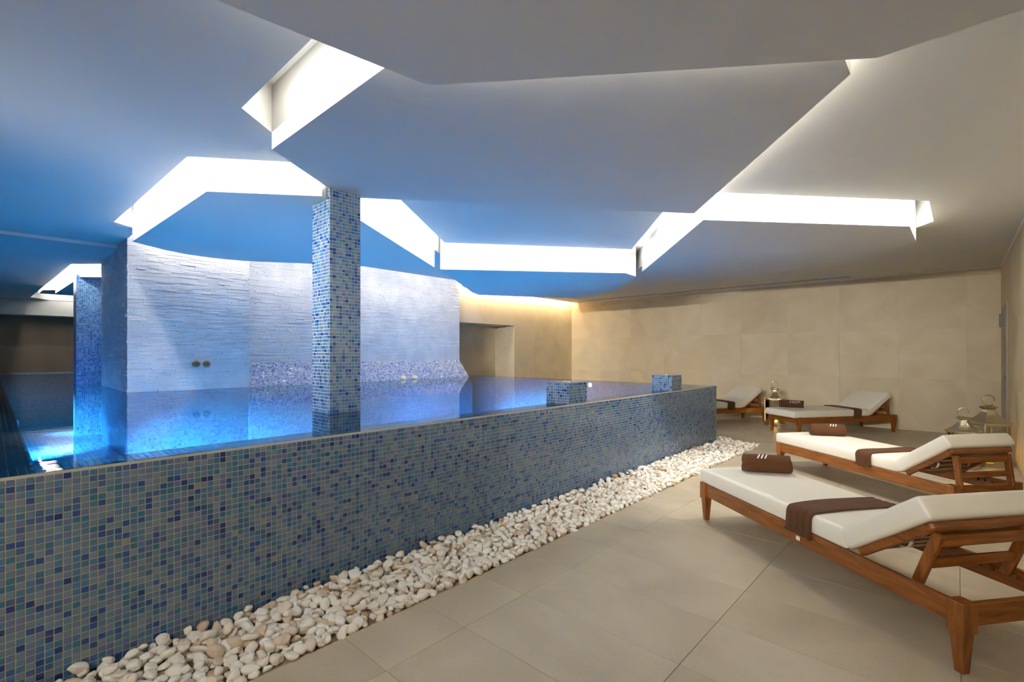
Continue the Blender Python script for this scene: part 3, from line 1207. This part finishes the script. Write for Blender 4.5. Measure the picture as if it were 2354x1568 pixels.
# two cream inlets on the sloping bench
for y_, lab in ((5.30, 'square cream inlet at the waterline, the one nearer the mosaic pillar'), (5.56, 'square cream inlet at the waterline, the one nearer the doorway')):
    r = empty('bench_inlet', (0, 0, 0))
    m_ = Matrix((Vector((0, 1, 0)), sv, Vector((0, 1, 0)).cross(sv))).transposed().to_4x4()
    m_.translation = Vector((-7.695, y_, 0.927))
    r.matrix_basis = m_
    tag(r, lab, 'inlet', 'cream inlets on the sloping bench')
    box('frame', -0.052, 0.052, -0.04, 0.04, -0.004, 0.003, 'metal', r, 0.001)
    box('face', -0.046, 0.046, -0.034, 0.034, 0.002, 0.006, 'cream', r, 0.001)

# ------------------------------------------------------------------ pebbles
bed = mesh_obj('gravel_bed', [(PX, -1.2, -0.008), (PEB_X, -1.2, -0.008), (PEB_X, PEB_Y, -0.008), (-4.6, PEB_Y, -0.008), (-4.6, PY1, -0.008), (PX, PY1, -0.008)],
               [(0, 1, 2, 5), (5, 2, 3, 4)], 'bed', floor)


def pebble_shape(seed, sub):
    r_ = random.Random(seed)
    bm = bmesh.new()
    bmesh.ops.create_icosphere(bm, subdivisions=sub, radius=1.0)
    ax = (r_.uniform(1.0, 1.4), r_.uniform(0.72, 1.0), r_.uniform(0.5, 0.72))
    cuts = [(Vector((r_.gauss(0, 1), r_.gauss(0, 1), r_.gauss(0, 1.2))).normalized(), r_.uniform(0.5, 0.85)) for _ in range(8)]
    bl = Vector((r_.gauss(0, 1), r_.gauss(0, 1), 0)).normalized()
    for v_ in bm.verts:
        p = v_.co.normalized()
        q = p.copy()
        for n_, t_ in cuts:
            h_ = q.dot(n_) - t_
            if h_ > 0:
                q -= n_ * h_ * 0.86
        k = 1.0 + 0.16 * p.dot(bl)
        v_.co = Vector((q.x * ax[0] * k, q.y * ax[1] * k, q.z * ax[2]))
    vs = np.array([tuple(v_.co) for v_ in bm.verts])
    fs = np.array([[v_.index for v_ in f_.verts] for f_ in bm.faces])
    bm.free()
    return vs, fs


NV = 16
SH2 = [pebble_shape(100 + k, 3) for k in range(NV)]
SH1 = [pebble_shape(100 + k, 2) for k in range(NV)]


def poisson(x0, x1, y0, y1, r_, tries=6):
    pts, cell = [], {}
    g = r_ / 1.4143
    N = int((x1 - x0) * (y1 - y0) / (r_ * r_) * tries)
    for _ in range(N):
        p = (random.uniform(x0, x1), random.uniform(y0, y1))
        ci = (int(p[0] / g), int(p[1] / g))
        ok = True
        for a in range(ci[0] - 2, ci[0] + 3):
            for b in range(ci[1] - 2, ci[1] + 3):
                for q in cell.get((a, b), ()):
                    if (p[0] - q[0]) ** 2 + (p[1] - q[1]) ** 2 < r_ * r_:
                        ok = False
        if ok:
            cell.setdefault(ci, []).append(p)
            pts.append(p)
    return pts


pebs = []
for (x0, x1, y0, y1) in ((PX + 0.028, PEB_X - 0.011, -0.9, PEB_Y - 0.012), (-4.2, PX + 0.03, PY1 + 0.03, PEB_Y - 0.025)):
    for layer, (r_, zl_) in enumerate(((0.040, 0.004), (0.043, 0.018), (0.054, 0.032))):
        for (x, y) in poisson(x0, x1, y0, y1, r_):
            t = (x - PX) / (PEB_X - PX)
            if layer == 2 and random.random() < t * 1.1:
                continue
            rad = random.choice((0.022, 0.026, 0.03, 0.033, 0.038)) * (1.0 if layer else 0.95)
            z = zl_ + 0.028 * (1 - t) * (layer / 2) + random.uniform(-0.004, 0.006)
            tl = 0.35 if layer else 0.2
            pebs.append((x, y, z, rad, random.gauss(0, tl), random.gauss(0, tl), random.uniform(0, 2 * PI), random.randrange(NV), layer, random.random() ** 1.3))
cand = []
for k, p in enumerate(pebs):
    d, hx, hy = cam_px(p[:3])
    if d > 0 and abs(hx) < 1.063 and hy > -0.68 and p[8] >= 1:
        cand.append((p[3] / d * (1.0 if p[8] == 2 else 0.9), k))
cand.sort(reverse=True)
solo = [k for _, k in cand[:300]]
soloset = set(solo)


def peb_matrix(p):
    from mathutils import Euler
    mm = Euler((p[4], p[5], p[6])).to_matrix()
    return mm


PM = {}
for k in solo:
    p = pebs[k]
    tn = min(4, int(p[9] * 5))
    key = (p[7], tn)
    if key not in PM:
        vs, fs = SH2[p[7]]
        me = bpy.data.meshes.new('pebble')
        me.from_pydata(vs.tolist(), [], fs.tolist())
        me.polygons.foreach_set('use_smooth', [True] * len(me.polygons))
        a = me.attributes.new('tone', 'FLOAT', 'POINT')
        a.data.foreach_set('value', [(tn + 0.5) / 5] * len(vs))
        me.materials.append(M['pebble'])
        PM[key] = me
    o = bpy.data.objects.new('pebble', PM[key])
    o.location = p[:3]
    o.rotation_euler = (p[4], p[5], p[6])
    o.scale = (p[3],) * 3
    COL.objects.link(o)
    tag(o, ('%s %s pebble in the strip along the mosaic pool wall' % ('larger' if p[3] > 0.031 else 'small', ('smooth white', 'off-white', 'cream', 'pale beige', 'tan brown')[tn])),
        'pebble', 'pebbles along the pool wall')
VV, FF, TT, off = [], [], [], 0
for k, p in enumerate(pebs):
    if k in soloset:
        continue
    vs, fs = SH1[p[7]]
    R3 = np.array(peb_matrix(p))
    VV.append((vs * p[3]) @ R3.T + np.array(p[:3]))
    FF.append(fs + off)
    TT.append(np.full(len(vs), p[9]))
    off += len(vs)
VV, FF, TT = np.concatenate(VV), np.concatenate(FF), np.concatenate(TT)
me = bpy.data.meshes.new('pebble_bed')
me.vertices.add(len(VV))
me.vertices.foreach_set('co', VV.reshape(-1))
me.loops.add(FF.size)
me.loops.foreach_set('vertex_index', FF.reshape(-1))
me.polygons.add(len(FF))
me.polygons.foreach_set('loop_start', np.arange(len(FF)) * 3)
me.polygons.foreach_set('loop_total', np.full(len(FF), 3))
me.update(calc_edges=True)
me.polygons.foreach_set('use_smooth', np.ones(len(FF), bool))
a = me.attributes.new('tone', 'FLOAT', 'POINT')
a.data.foreach_set('value', TT)
me.materials.append(M['pebble'])
tag(link('pebble_bed', me), 'bed of small white pebbles along the foot of the pool wall', 'pebbles', kind='stuff')
print('pebbles', len(pebs), 'tris', len(FF))


# ------------------------------------------------------------------ loungers
HW = 0.34
HINGE = 0.56
ANG = math.radians(35.5)
FT = 0.300          # top of the frame
MT = 0.412          # top of the mattress


def cushion(name, L_, W_, T_, parent, mat='vinyl', rad=0.019):
    """soft rounded box cushion, x 0..L, y centred, z 0..T, slightly crowned"""
    def steps(h_):
        c = h_ - rad
        out = [-h_ + rad * (1 - math.cos(PI / 2 * e / 5)) for e in range(6)]
        m_ = max(2, int(2 * c / 0.06))
        out += [-c + 2 * c * e / m_ for e in range(1, m_)]
        out += [-v_ for v_ in reversed(out[:6])]
        return out
    hh = (L_ / 2, W_ / 2, T_ / 2)
    ax = [steps(v_) for v_ in hh]
    idx, verts, faces = {}, [], []

    def vert(p):
        key = tuple(round(c, 6) for c in p)
        if key in idx:
            return idx[key]
        q = [max(-(hh[e] - rad), min(hh[e] - rad, p[e])) for e in range(3)]
        d = Vector([p[e] - q[e] for e in range(3)])
        d = d.normalized() * rad if d.length > 1e-9 else d
        x, y, z = (q[e] + d[e] for e in range(3))
        fx_, fy_, fz_ = x / hh[0], y / hh[1], z / hh[2]
        k = (1 - fx_ ** 4) * (1 - fy_ ** 4)
        if z > 0:
            z += 0.009 * k
        bl = 0.007 * (1 - fz_ * fz_)
        y += bl * fy_ ** 5 if abs(fy_) > 0.8 else 0
        x += bl * fx_ ** 5 if abs(fx_) > 0.8 else 0
        # faint slack in the cover
        z += 0.0012 * math.sin(9 * x + 5 * y) * k
        idx[key] = len(verts)
        verts.append((x + hh[0], y, z + hh[2]))
        return idx[key]
    for e in range(3):
        u_, v_ = (e + 1) % 3, (e + 2) % 3
        for sg in (-1, 1):
            for a in range(len(ax[u_]) - 1):
                for b in range(len(ax[v_]) - 1):
                    c4 = []
                    for (da, db) in ((0, 0), (1, 0), (1, 1), (0, 1)):
                        p = [0, 0, 0]
                        p[e] = sg * hh[e]
                        p[u_] = ax[u_][a + da]
                        p[v_] = ax[v_][b + db]
                        c4.append(vert(p))
                    faces.append(tuple(c4) if sg > 0 else tuple(reversed(c4)))
    return mesh_obj(name, verts, faces, mat, parent, True)


def lounger(loc, rz, label, strut_x, foot_shift=0.0, HINGE=0.56):
    r = empty('sun_lounger', loc, rz)
    tag(r, label, 'lounger', 'teak sun loungers on the beige floor')
    # legs: square block with a tapered foot
    for x in (0.0325, 1.9675):
        for s_ in (-1, 1):
            y = s_ * (HW - 0.0325)
            q = lambda a, z, dx=0.0, dy=0.0: [(x + dx - a, y + dy - a, z), (x + dx + a, y + dy - a, z), (x + dx + a, y + dy + a, z), (x + dx - a, y + dy + a, z)]
            loft('leg', [q(0.017, 0.0), q(0.0175, 0.004), q(0.0285, 0.175), q(0.036, 0.176), q(0.036, 0.303), q(0.034, 0.306)], 'wood_z', r, smooth=False)
    for s_ in (-1, 1):
        ya = s_ * (HW - 0.008)
        yb = s_ * (HW - 0.038)
        box('side_rail', 0.06, 1.94, min(ya, yb), max(ya, yb), 0.200, FT - 0.002, 'wood', r, 0.003, 1)
    for x in (0.006, 1.964):
        box('end_rail', x, x + 0.03, -HW + 0.06, HW - 0.06, 0.205, FT - 0.002, 'wood_y', r, 0.003, 1)
    for k in range(9):
        x = 0.66 + k * 0.15
        box('slat', x, x + 0.06, -HW + 0.035, HW - 0.035, 0.272, 0.292, 'wood_y', r, 0.003, 1)
    # flat mattress and raised back
    c = cushion('mattress', 2.02 - HINGE + foot_shift - 0.014, 2 * HW - 0.03, MT - FT + 0.004, r)
    c.location = (HINGE + 0.014, 0, FT - 0.004)
    # back: local frame runs from the hinge towards the head
    ux = Vector((-math.cos(ANG), 0, math.sin(ANG)))
    nz__ = Vector((math.sin(ANG), 0, math.cos(ANG)))
    bm_ = Matrix((ux, Vector((0, -1, 0)), nz__)).transposed().to_4x4()
    bm_.translation = Vector((HINGE - 0.004, 0, FT + 0.004))
    c = cushion('back_cushion', 0.535, 2 * HW - 0.03, 0.112, r)
    c.matrix_basis = bm_
    # back frame beneath the cushion
    P = lambda s_, n_: Vector((HINGE - 0.004, 0, FT + 0.004)) + ux * s_ + nz__ * n_
    for s_ in (-1, 1):
        a, b = P(0.03, -0.022), P(0.48, -0.022)
        y = s_ * (HW - 0.058)
        bar('back_rail', (a.x, y, a.z), (b.x, y, b.z), 0.030, 0.040, 'wood', r, nz__)
    a = P(0.48, -0.020)
    o = bar('top_bar', (a.x, -HW + 0.035, a.z), (a.x, HW - 0.035, a.z), 0.05, 0.040, 'wood_y', r, nz__, 0.01)
    for s_ in (0.09, 0.19, 0.29, 0.39):
        a = P(s_, -0.014)
        bar('back_slat', (a.x, -HW + 0.06, a.z), (a.x, HW - 0.06, a.z), 0.05, 0.018, 'wood_y', r, nz__)
    # white straps that tie the cushion to a slat
    for y in (-0.16, 0.16):
        pts = []
        for k in range(13):
            th = -0.3 + 3.7 * k / 12
            a = P(0.20 + 0.038 * math.cos(th), -0.016 - 0.03 * math.sin(th))
            pts.append(a)
        vv = [(p_.x, y + e, p_.z) for p_ in pts for e in (-0.015, 0.015)]
        ff = [(2 * k, 2 * k + 1, 2 * k + 3, 2 * k + 2) for k in range(12)]
        so_ = mesh_obj('strap', vv, ff, 'strap', r, True)
        sm = so_.modifiers.new('s', 'SOLIDIFY')
        sm.thickness = 0.003
    # support frame
    tx, tz = P(0.465, -0.06).x, P(0.465, -0.06).z
    ys = HW - 0.085
    for s_ in (-1, 1):
        bar('strut', (strut_x, s_ * ys, 0.275), (tx, s_ * ys, tz + 0.012), 0.028, 0.046, 'wood_z', r, (1, 0, 0))
    lerp = lambda t: (strut_x + (tx - strut_x) * t, 0.275 + (tz - 0.275) * t)
    for t, hgt in ((0.42, 0.045), (0.90, 0.052)):
        x, z = lerp(t)
        bar('crossbar', (x, -ys + 0.014, z), (x, ys - 0.014, z), 0.026, hgt, 'wood_y', r, (0, 0, 1))
    # notched racks inside the rails
    for s_ in (-1, 1):
        y = s_ * (HW - 0.05)
        prof_ = [(0.05, 0.235)]
        for k in range(7):
            x = 0.07 + k * 0.055
            prof_ += [(x, 0.275), (x + 0.03, 0.275), (x + 0.034, 0.258), (x + 0.05, 0.258)]
        prof_ += [(0.47, 0.275), (0.47, 0.235)]
        nn = len(prof_)
        vv = [(x, y - 0.012, z) for x, z in prof_] + [(x, y + 0.012, z) for x, z in prof_]
        ff = [tuple(range(nn)), tuple(reversed(range(nn, 2 * nn)))] + [(i, (i + 1) % nn, nn + (i + 1) % nn, nn + i) for i in range(nn)]
        mesh_obj('rack', vv, ff, 'wood', r)
    return r


A1 = math.radians(142.4)
L_SPOTS = [((0.228, 3.048, 0), A1, 0.265, 0.0, 0.585), ((0.187, 5.495, 0), A1, 0.015, 0.0, 0.468), ((-1.053, 10.95, 0), math.radians(234.6), 0.08, 0.06, 0.53), ((-3.085, 10.745, 0), math.radians(236.5), 0.08, 0.05, 0.53)]
L_LAB = ['teak sun lounger with cream cushions, nearest to the viewer', 'teak sun lounger in front of the pair of lanterns by the right wall',
         'teak sun lounger with its foot towards the viewer in front of the back wall lantern', 'teak sun lounger half hidden behind the end of the pool']
LG = [lounger(p, a, lb, sx, fs, hg) for (p, a, sx, fs, hg), lb in zip(L_SPOTS, L_LAB)]


# ------------------------------------------------------------------ towels
def on_lounger(i, x, y, z, rz=0.0):
    (ox, oy, _), a = L_SPOTS[i][:2]
    return (ox + x * math.cos(a) - y * math.sin(a), oy + x * math.sin(a) + y * math.cos(a), z), a + rz


def folded_towel(i, x0, wd, label, drop=0.15, skew=0.0, far=-0.30, seed=0):
    loc, a = on_lounger(i, x0 + wd / 2, 0.0, MT)
    r_ = random.Random(seed)
    edge = HW - 0.015 + 0.008
    # path across the width: over the near side, then across the top
    path = []
    for k in range(9):
        path.append((edge + 0.013, -drop + (drop - 0.03) * k / 8))
    for k in range(1, 6):
        th = PI / 2 * k / 5
        path.append((edge + 0.013 - 0.034 * (1 - math.cos(th)), -0.03 + 0.042 * math.sin(th)))
    n = 26
    y_s = path[-1][0]
    for k in range(1, n + 1):
        y = y_s + (far - y_s) * k / n
        fy_ = abs(y) / (HW - 0.015)
        path.append((y, 0.012 + 0.0075 * (1 - min(1, fy_) ** 4)))
    m_ = 12
    vv, ff = [], []
    ph = [r_.uniform(0, 6) for _ in range(4)]
    for j, (y, z) in enumerate(path):
        t = j / (len(path) - 1)
        for k in range(m_ + 1):
            u = k / m_ - 0.5
            x = u * wd * (1.0 + (0.10 * (0.3 - t) if t < 0.3 else 0.0)) + skew * t + 0.004 * math.sin(9 * t + ph[0])
            b = 0.0025 * math.sin(26 * u + ph[1] + 3 * t) + 0.0022 * math.sin(11 * t + ph[2] + 7 * u) + 0.003 * abs(math.sin(13 * u + ph[3]))
            if j < 11:
                vv.append((x, y + b + 0.004 * (1 - j / 11), z + 0.004 * math.sin(20 * u + ph[0]) * (1 - j / 11)))
            else:
                vv.append((x, y, z + b))
    w1 = m_ + 1
    for j in range(len(path) - 1):
        for k in range(m_):
            ff.append((j * w1 + k, j * w1 + k + 1, (j + 1) * w1 + k + 1, (j + 1) * w1 + k))
    root = empty('folded_towel', loc, a)
    tag(root, label, 'towel', 'brown towels laid across the loungers')
    o = mesh_obj('cloth', vv, ff, 'terry', root, True)
    s = o.modifiers.new('thick', 'SOLIDIFY')
    s.thickness = 0.016
    s.offset = 1.0
    s2 = o.modifiers.new('sub', 'SUBSURF')
    s2.levels = 1
    s2.render_levels = 2
    # hem band near the hanging edge
    y0 = edge + 0.031
    mesh_obj('hem', [(-wd * 0.5, y0, -drop + 0.010), (wd * 0.5, y0, -drop + 0.010), (wd * 0.5, y0, -drop + 0.026), (-wd * 0.5, y0, -drop + 0.026)],
             [(3, 2, 1, 0)], 'terry', root)
    return root


f1 = folded_towel(0, 0.815, 0.20, 'brown towel draped over the nearest lounger with a white tag below its hem', 0.15, 0.02, -0.31, 1)
box('care_tag', -0.035, -0.005, HW + 0.026, HW + 0.028, -0.172, -0.148, 'strap', f1)
folded_towel(1, 0.73, 0.165, 'brown towel draped over the lounger in front of the pair of lanterns', 0.13, 0.0, -0.31, 2)
folded_towel(2, 0.74, 0.16, 'brown towel draped over the lounger whose foot points at the viewer', 0.14, -0.02, -0.31, 3)
folded_towel(3, 0.74, 0.16, 'brown towel draped over the lounger behind the pool end', 0.13, 0.0, -0.31, 4)


def text_mesh(body, size):
    cu = bpy.data.curves.new('t', 'FONT')
    cu.body = body
    cu.size = size
    cu.align_x = 'CENTER'
    cu.align_y = 'CENTER'
    o = bpy.data.objects.new('t', cu)
    COL.objects.link(o)
    dg = bpy.context.evaluated_depsgraph_get()
    me = o.evaluated_get(dg).to_mesh()
    v_ = [tuple(v.co) for v in me.vertices]
    f_ = [tuple(p.vertices) for p in me.polygons]
    o.evaluated_get(dg).to_mesh_clear()
    bpy.data.objects.remove(o)
    return v_, f_


def rolled_towel(i, p, q, rad, label, marks, seed=0, sign=1):
    """a towel rolled up along the line p-q (lounger coordinates)"""
    p, q = Vector((p[0], p[1])), Vector((q[0], q[1]))
    c = (p + q) / 2
    d = q - p
    L_ = d.length
    loc, a = on_lounger(i, c.x, c.y, MT + 0.009)
    root = empty('rolled_towel', loc, a + math.atan2(d.y, d.x))
    tag(root, label, 'towel', 'rolled brown towels on the lounger feet')
    # spiral section in local y-z, axis along x
    r_ = random.Random(seed)
    turns, n = 3.6, 150
    sec = []
    for k in range(n + 1):
        t = k / n
        rr = rad * (0.20 + 0.80 * t)
        th = sign * (2 * PI * turns * t) - 2.2 * sign
        y, z = rr * 1.10 * math.cos(th), rr * 0.94 * math.sin(th)
        sec.append((y, max(z, -rad * 0.90 + 0.0004 * k / n)))
    nx_ = 10
    vv, ff = [], []
    for j in range(nx_ + 1):
        x = (j / nx_ - 0.5) * L_
        for k, (y, z) in enumerate(sec):
            jit = 0.006 * math.sin(k * 0.35 + seed) * (1 if j in (0, nx_) else 0)
            puff = 1.0 - 0.035 * (abs(j / nx_ - 0.5) * 2) ** 3
            tele = 0.010 * (1 - k / n) * (1 if j == 0 else (-1 if j == nx_ else 0)) * (-1 if seed % 2 else 1)
            vv.append((x + jit - tele, y * puff, rad * 0.9 + z * puff))
    w1 = n + 1
    for j in range(nx_):
        for k in range(n):
            ff.append((j * w1 + k, j * w1 + k + 1, (j + 1) * w1 + k + 1, (j + 1) * w1 + k))
    o = mesh_obj('cloth', vv, ff, 'terry', root, True)
    s = o.modifiers.new('thick', 'SOLIDIFY')
    s.thickness = rad * 0.17
    s.offset = 0.0

    def wrap(x, th, lift=0.0):
        rr = rad + rad * 0.085 + 0.0016 + lift
        return (x, rr * 1.10 * math.cos(th), rad * 0.9 + rr * 0.94 * math.sin(th))
    if marks == 'strokes':
        th0, th1 = math.radians(44), math.radians(78)
        x_m = -0.14 * L_ if seed == 2 else 0.10 * L_
        side = 1
        for e in range(3):
            vv, ff = [], []
            for k in range(7):
                t = k / 6
                th = th0 + (th1 - th0) * t
                xx = x_m + (e - 1) * 0.026 - (t - 0.5) * 0.022
                for u in (-0.0055, 0.0055):
                    vv.append(wrap(xx + u, PI - th if side < 0 else th))
            ff = [(2 * k, 2 * k + 1, 2 * k + 3, 2 * k + 2) for k in range(6)]
            ob = mesh_obj('emblem_stroke', vv, ff, 'thread', root, True)
            sm = ob.modifiers.new('s', 'SOLIDIFY')
            sm.thickness = 0.002
    else:
        # word and smaller marks facing the foot of the lounger
        tv, tf = text_mesh('JUPITER', 0.048)
        rr = rad * 1.085
        th_c = math.radians(40)
        ob = mesh_obj('lettering', [wrap(-x - 0.04, PI - (th_c + y / rr) if False else (th_c + y / rr)) for x, y, z in tv], tf, 'thread', root)
        for e in range(8):
            x = -0.04 + (e - 3.5) * 0.0095
            wv = [wrap(x + dx, th_c - 0.024 / rr + dy / rr) for dx, dy in ((-0.003, -0.003), (0.003, -0.003), (0.003, 0.003), (-0.003, 0.003))]
            mesh_obj('small_mark', wv, [(0, 1, 2, 3)], 'thread', root)
        wv = [wrap(-0.055 + dx, th_c + dy / rr) for dx, dy in ((-0.012, 0.030), (-0.006, 0.030), (-0.022, 0.05), (-0.028, 0.05))]
        mesh_obj('emblem_stroke', wv, [(0, 1, 2, 3)], 'thread', root)
    return root


rolled_towel(0, (1.70, -0.245), (1.85, 0.06), 0.073, 'rolled brown towel with three white strokes on the nearest lounger', 'strokes', 1, 1)
rolled_towel(1, (1.62, -0.235), (1.77, 0.07), 0.070, 'rolled brown towel with an open spiral end on the lounger by the pair of lanterns', 'strokes', 2, 1)
rolled_towel(2, (1.56, -0.03), (1.80, -0.265), 0.066, 'rolled brown towel with white lettering on the lounger by the back wall', 'word', 3, 1)


# ------------------------------------------------------------------ lanterns
def lantern(loc, rz, hgt, rad, label):
    """six-sided lantern: stepped base, glazed body, flared hammered roof, collar and ring"""
    r = empty('lantern', loc, rz)
    tag(r, label, 'lantern', 'metal candle lanterns on the floor')
    k = hgt / 0.86
    hx = lambda R_, z: ring_pts(R_, z * k, 6)
    ba = rad * 0.93
    loft('base', [hx(rad, 0.0), hx(rad, 0.02), hx(rad * 0.95, 0.03), hx(rad * 0.95, 0.045), hx(ba, 0.05)], 'nickel_smooth', r, False)
    zb_, zt = 0.05, 0.515
    for j in range(6):
        an = 2 * PI * j / 6
        p = Vector((ba * 0.96 * math.cos(an), ba * 0.96 * math.sin(an), 0))
        bar('post', (p.x, p.y, zb_ * k), (p.x, p.y, zt * k), 0.018, 0.018, 'nickel_smooth', r, (math.cos(an), math.sin(an), 0), 0.002)
        a2 = 2 * PI * (j + 1) / 6
        p2 = Vector((ba * 0.96 * math.cos(a2), ba * 0.96 * math.sin(a2), 0))
        bar('sill', (p.x, p.y, (zb_ + 0.012) * k), (p2.x, p2.y, (zb_ + 0.012) * k), 0.012, 0.02, 'nickel_smooth', r, (0, 0, 1), 0.002)
        bar('lintel', (p.x, p.y, (zt - 0.012) * k), (p2.x, p2.y, (zt - 0.012) * k), 0.012, 0.022, 'nickel_smooth', r, (0, 0, 1), 0.002)
        q0, q1 = p * 0.985, p2 * 0.985
        mesh_obj('pane', [(q0.x, q0.y, (zb_ + 0.02) * k), (q1.x, q1.y, (zb_ + 0.02) * k), (q1.x, q1.y, (zt - 0.02) * k), (q0.x, q0.y, (zt - 0.02) * k)],
                 [(0, 1, 2, 3)], 'glass', r)
    # roof: concave flare from wide eaves to a narrow neck
    rings = [hx(rad * 0.94, 0.51), hx(rad * 1.06, 0.511), hx(rad * 1.06, 0.526)]
    for t in [0.12 * e for e in range(1, 9)] + [1.0]:
        R_ = rad * (1.03 - 0.72 * (1 - (1 - t) ** 1.75))
        rings.append(hx(R_, 0.526 + 0.154 * t))
    loft('roof', rings, 'nickel', r, False)
    # collar: narrow waist flaring to a rim and a low dome
    loft('collar', [hx(rad * 0.30, 0.676), hx(rad * 0.31, 0.688), hx(rad * 0.43, 0.710), hx(rad * 0.43, 0.717), hx(rad * 0.26, 0.727), hx(rad * 0.10, 0.734)], 'nickel_smooth', r, False)
    # carrying ring
    cz, R_, tr = 0.793 * k, 0.064 * k, 0.0065 * k
    vv, ff = [], []
    n1, n2 = 36, 8
    for a_ in range(n1):
        A = 2 * PI * a_ / n1
        for b_ in range(n2):
            Bq = 2 * PI * b_ / n2
            rr = R_ + tr * math.cos(Bq)
            vv.append((rr * math.sin(A) * 0.92, 1.7 * tr * math.sin(Bq), cz + rr * math.cos(A)))
    for a_ in range(n1):
        for b_ in range(n2):
            ff.append((a_ * n2 + b_, a_ * n2 + (b_ + 1) % n2, ((a_ + 1) % n1) * n2 + (b_ + 1) % n2, ((a_ + 1) % n1) * n2 + b_))
    mesh_obj('ring', vv, ff, 'nickel_smooth', r, True)
    # candle
    cd = loft('candle', [ring_pts(0.044, 0.05 * k, 18), ring_pts(0.045, 0.051 * k, 18), ring_pts(0.044, 0.165 * k, 18), ring_pts(0.038, 0.168 * k, 18), ring_pts(0.01, 0.160 * k, 18)], 'candle', r)
    loft('flame', [ring_pts(0.002, 0.168 * k, 10), ring_pts(0.008, 0.180 * k, 10), ring_pts(0.006, 0.196 * k, 10), ring_pts(0.0008, 0.214 * k, 10)], 'flame', cd)
    d_ = bpy.data.lights.new('candle_light', 'POINT')
    d_.energy = 0.12
    d_.color = (1.0, 0.55, 0.18)
    d_.shadow_soft_size = 0.02
    lo = bpy.data.objects.new('candle_light', d_)
    lo.location = (0, 0, 0.24 * k)
    lo.parent = r
    COL.objects.link(lo)
    return r


lantern((0.285, 8.36, 0), 0.35, 0.86, 0.222, 'taller of the two candle lanterns by the right wall')
lantern((0.055, 7.97, 0), 0.15, 0.72, 0.165, 'smaller candle lantern with hammered roof beside the taller one by the right wall')
lantern((-2.585, 10.27, 0), 0.25, 0.85, 0.19, 'candle lantern standing alone by the back wall between two loungers')
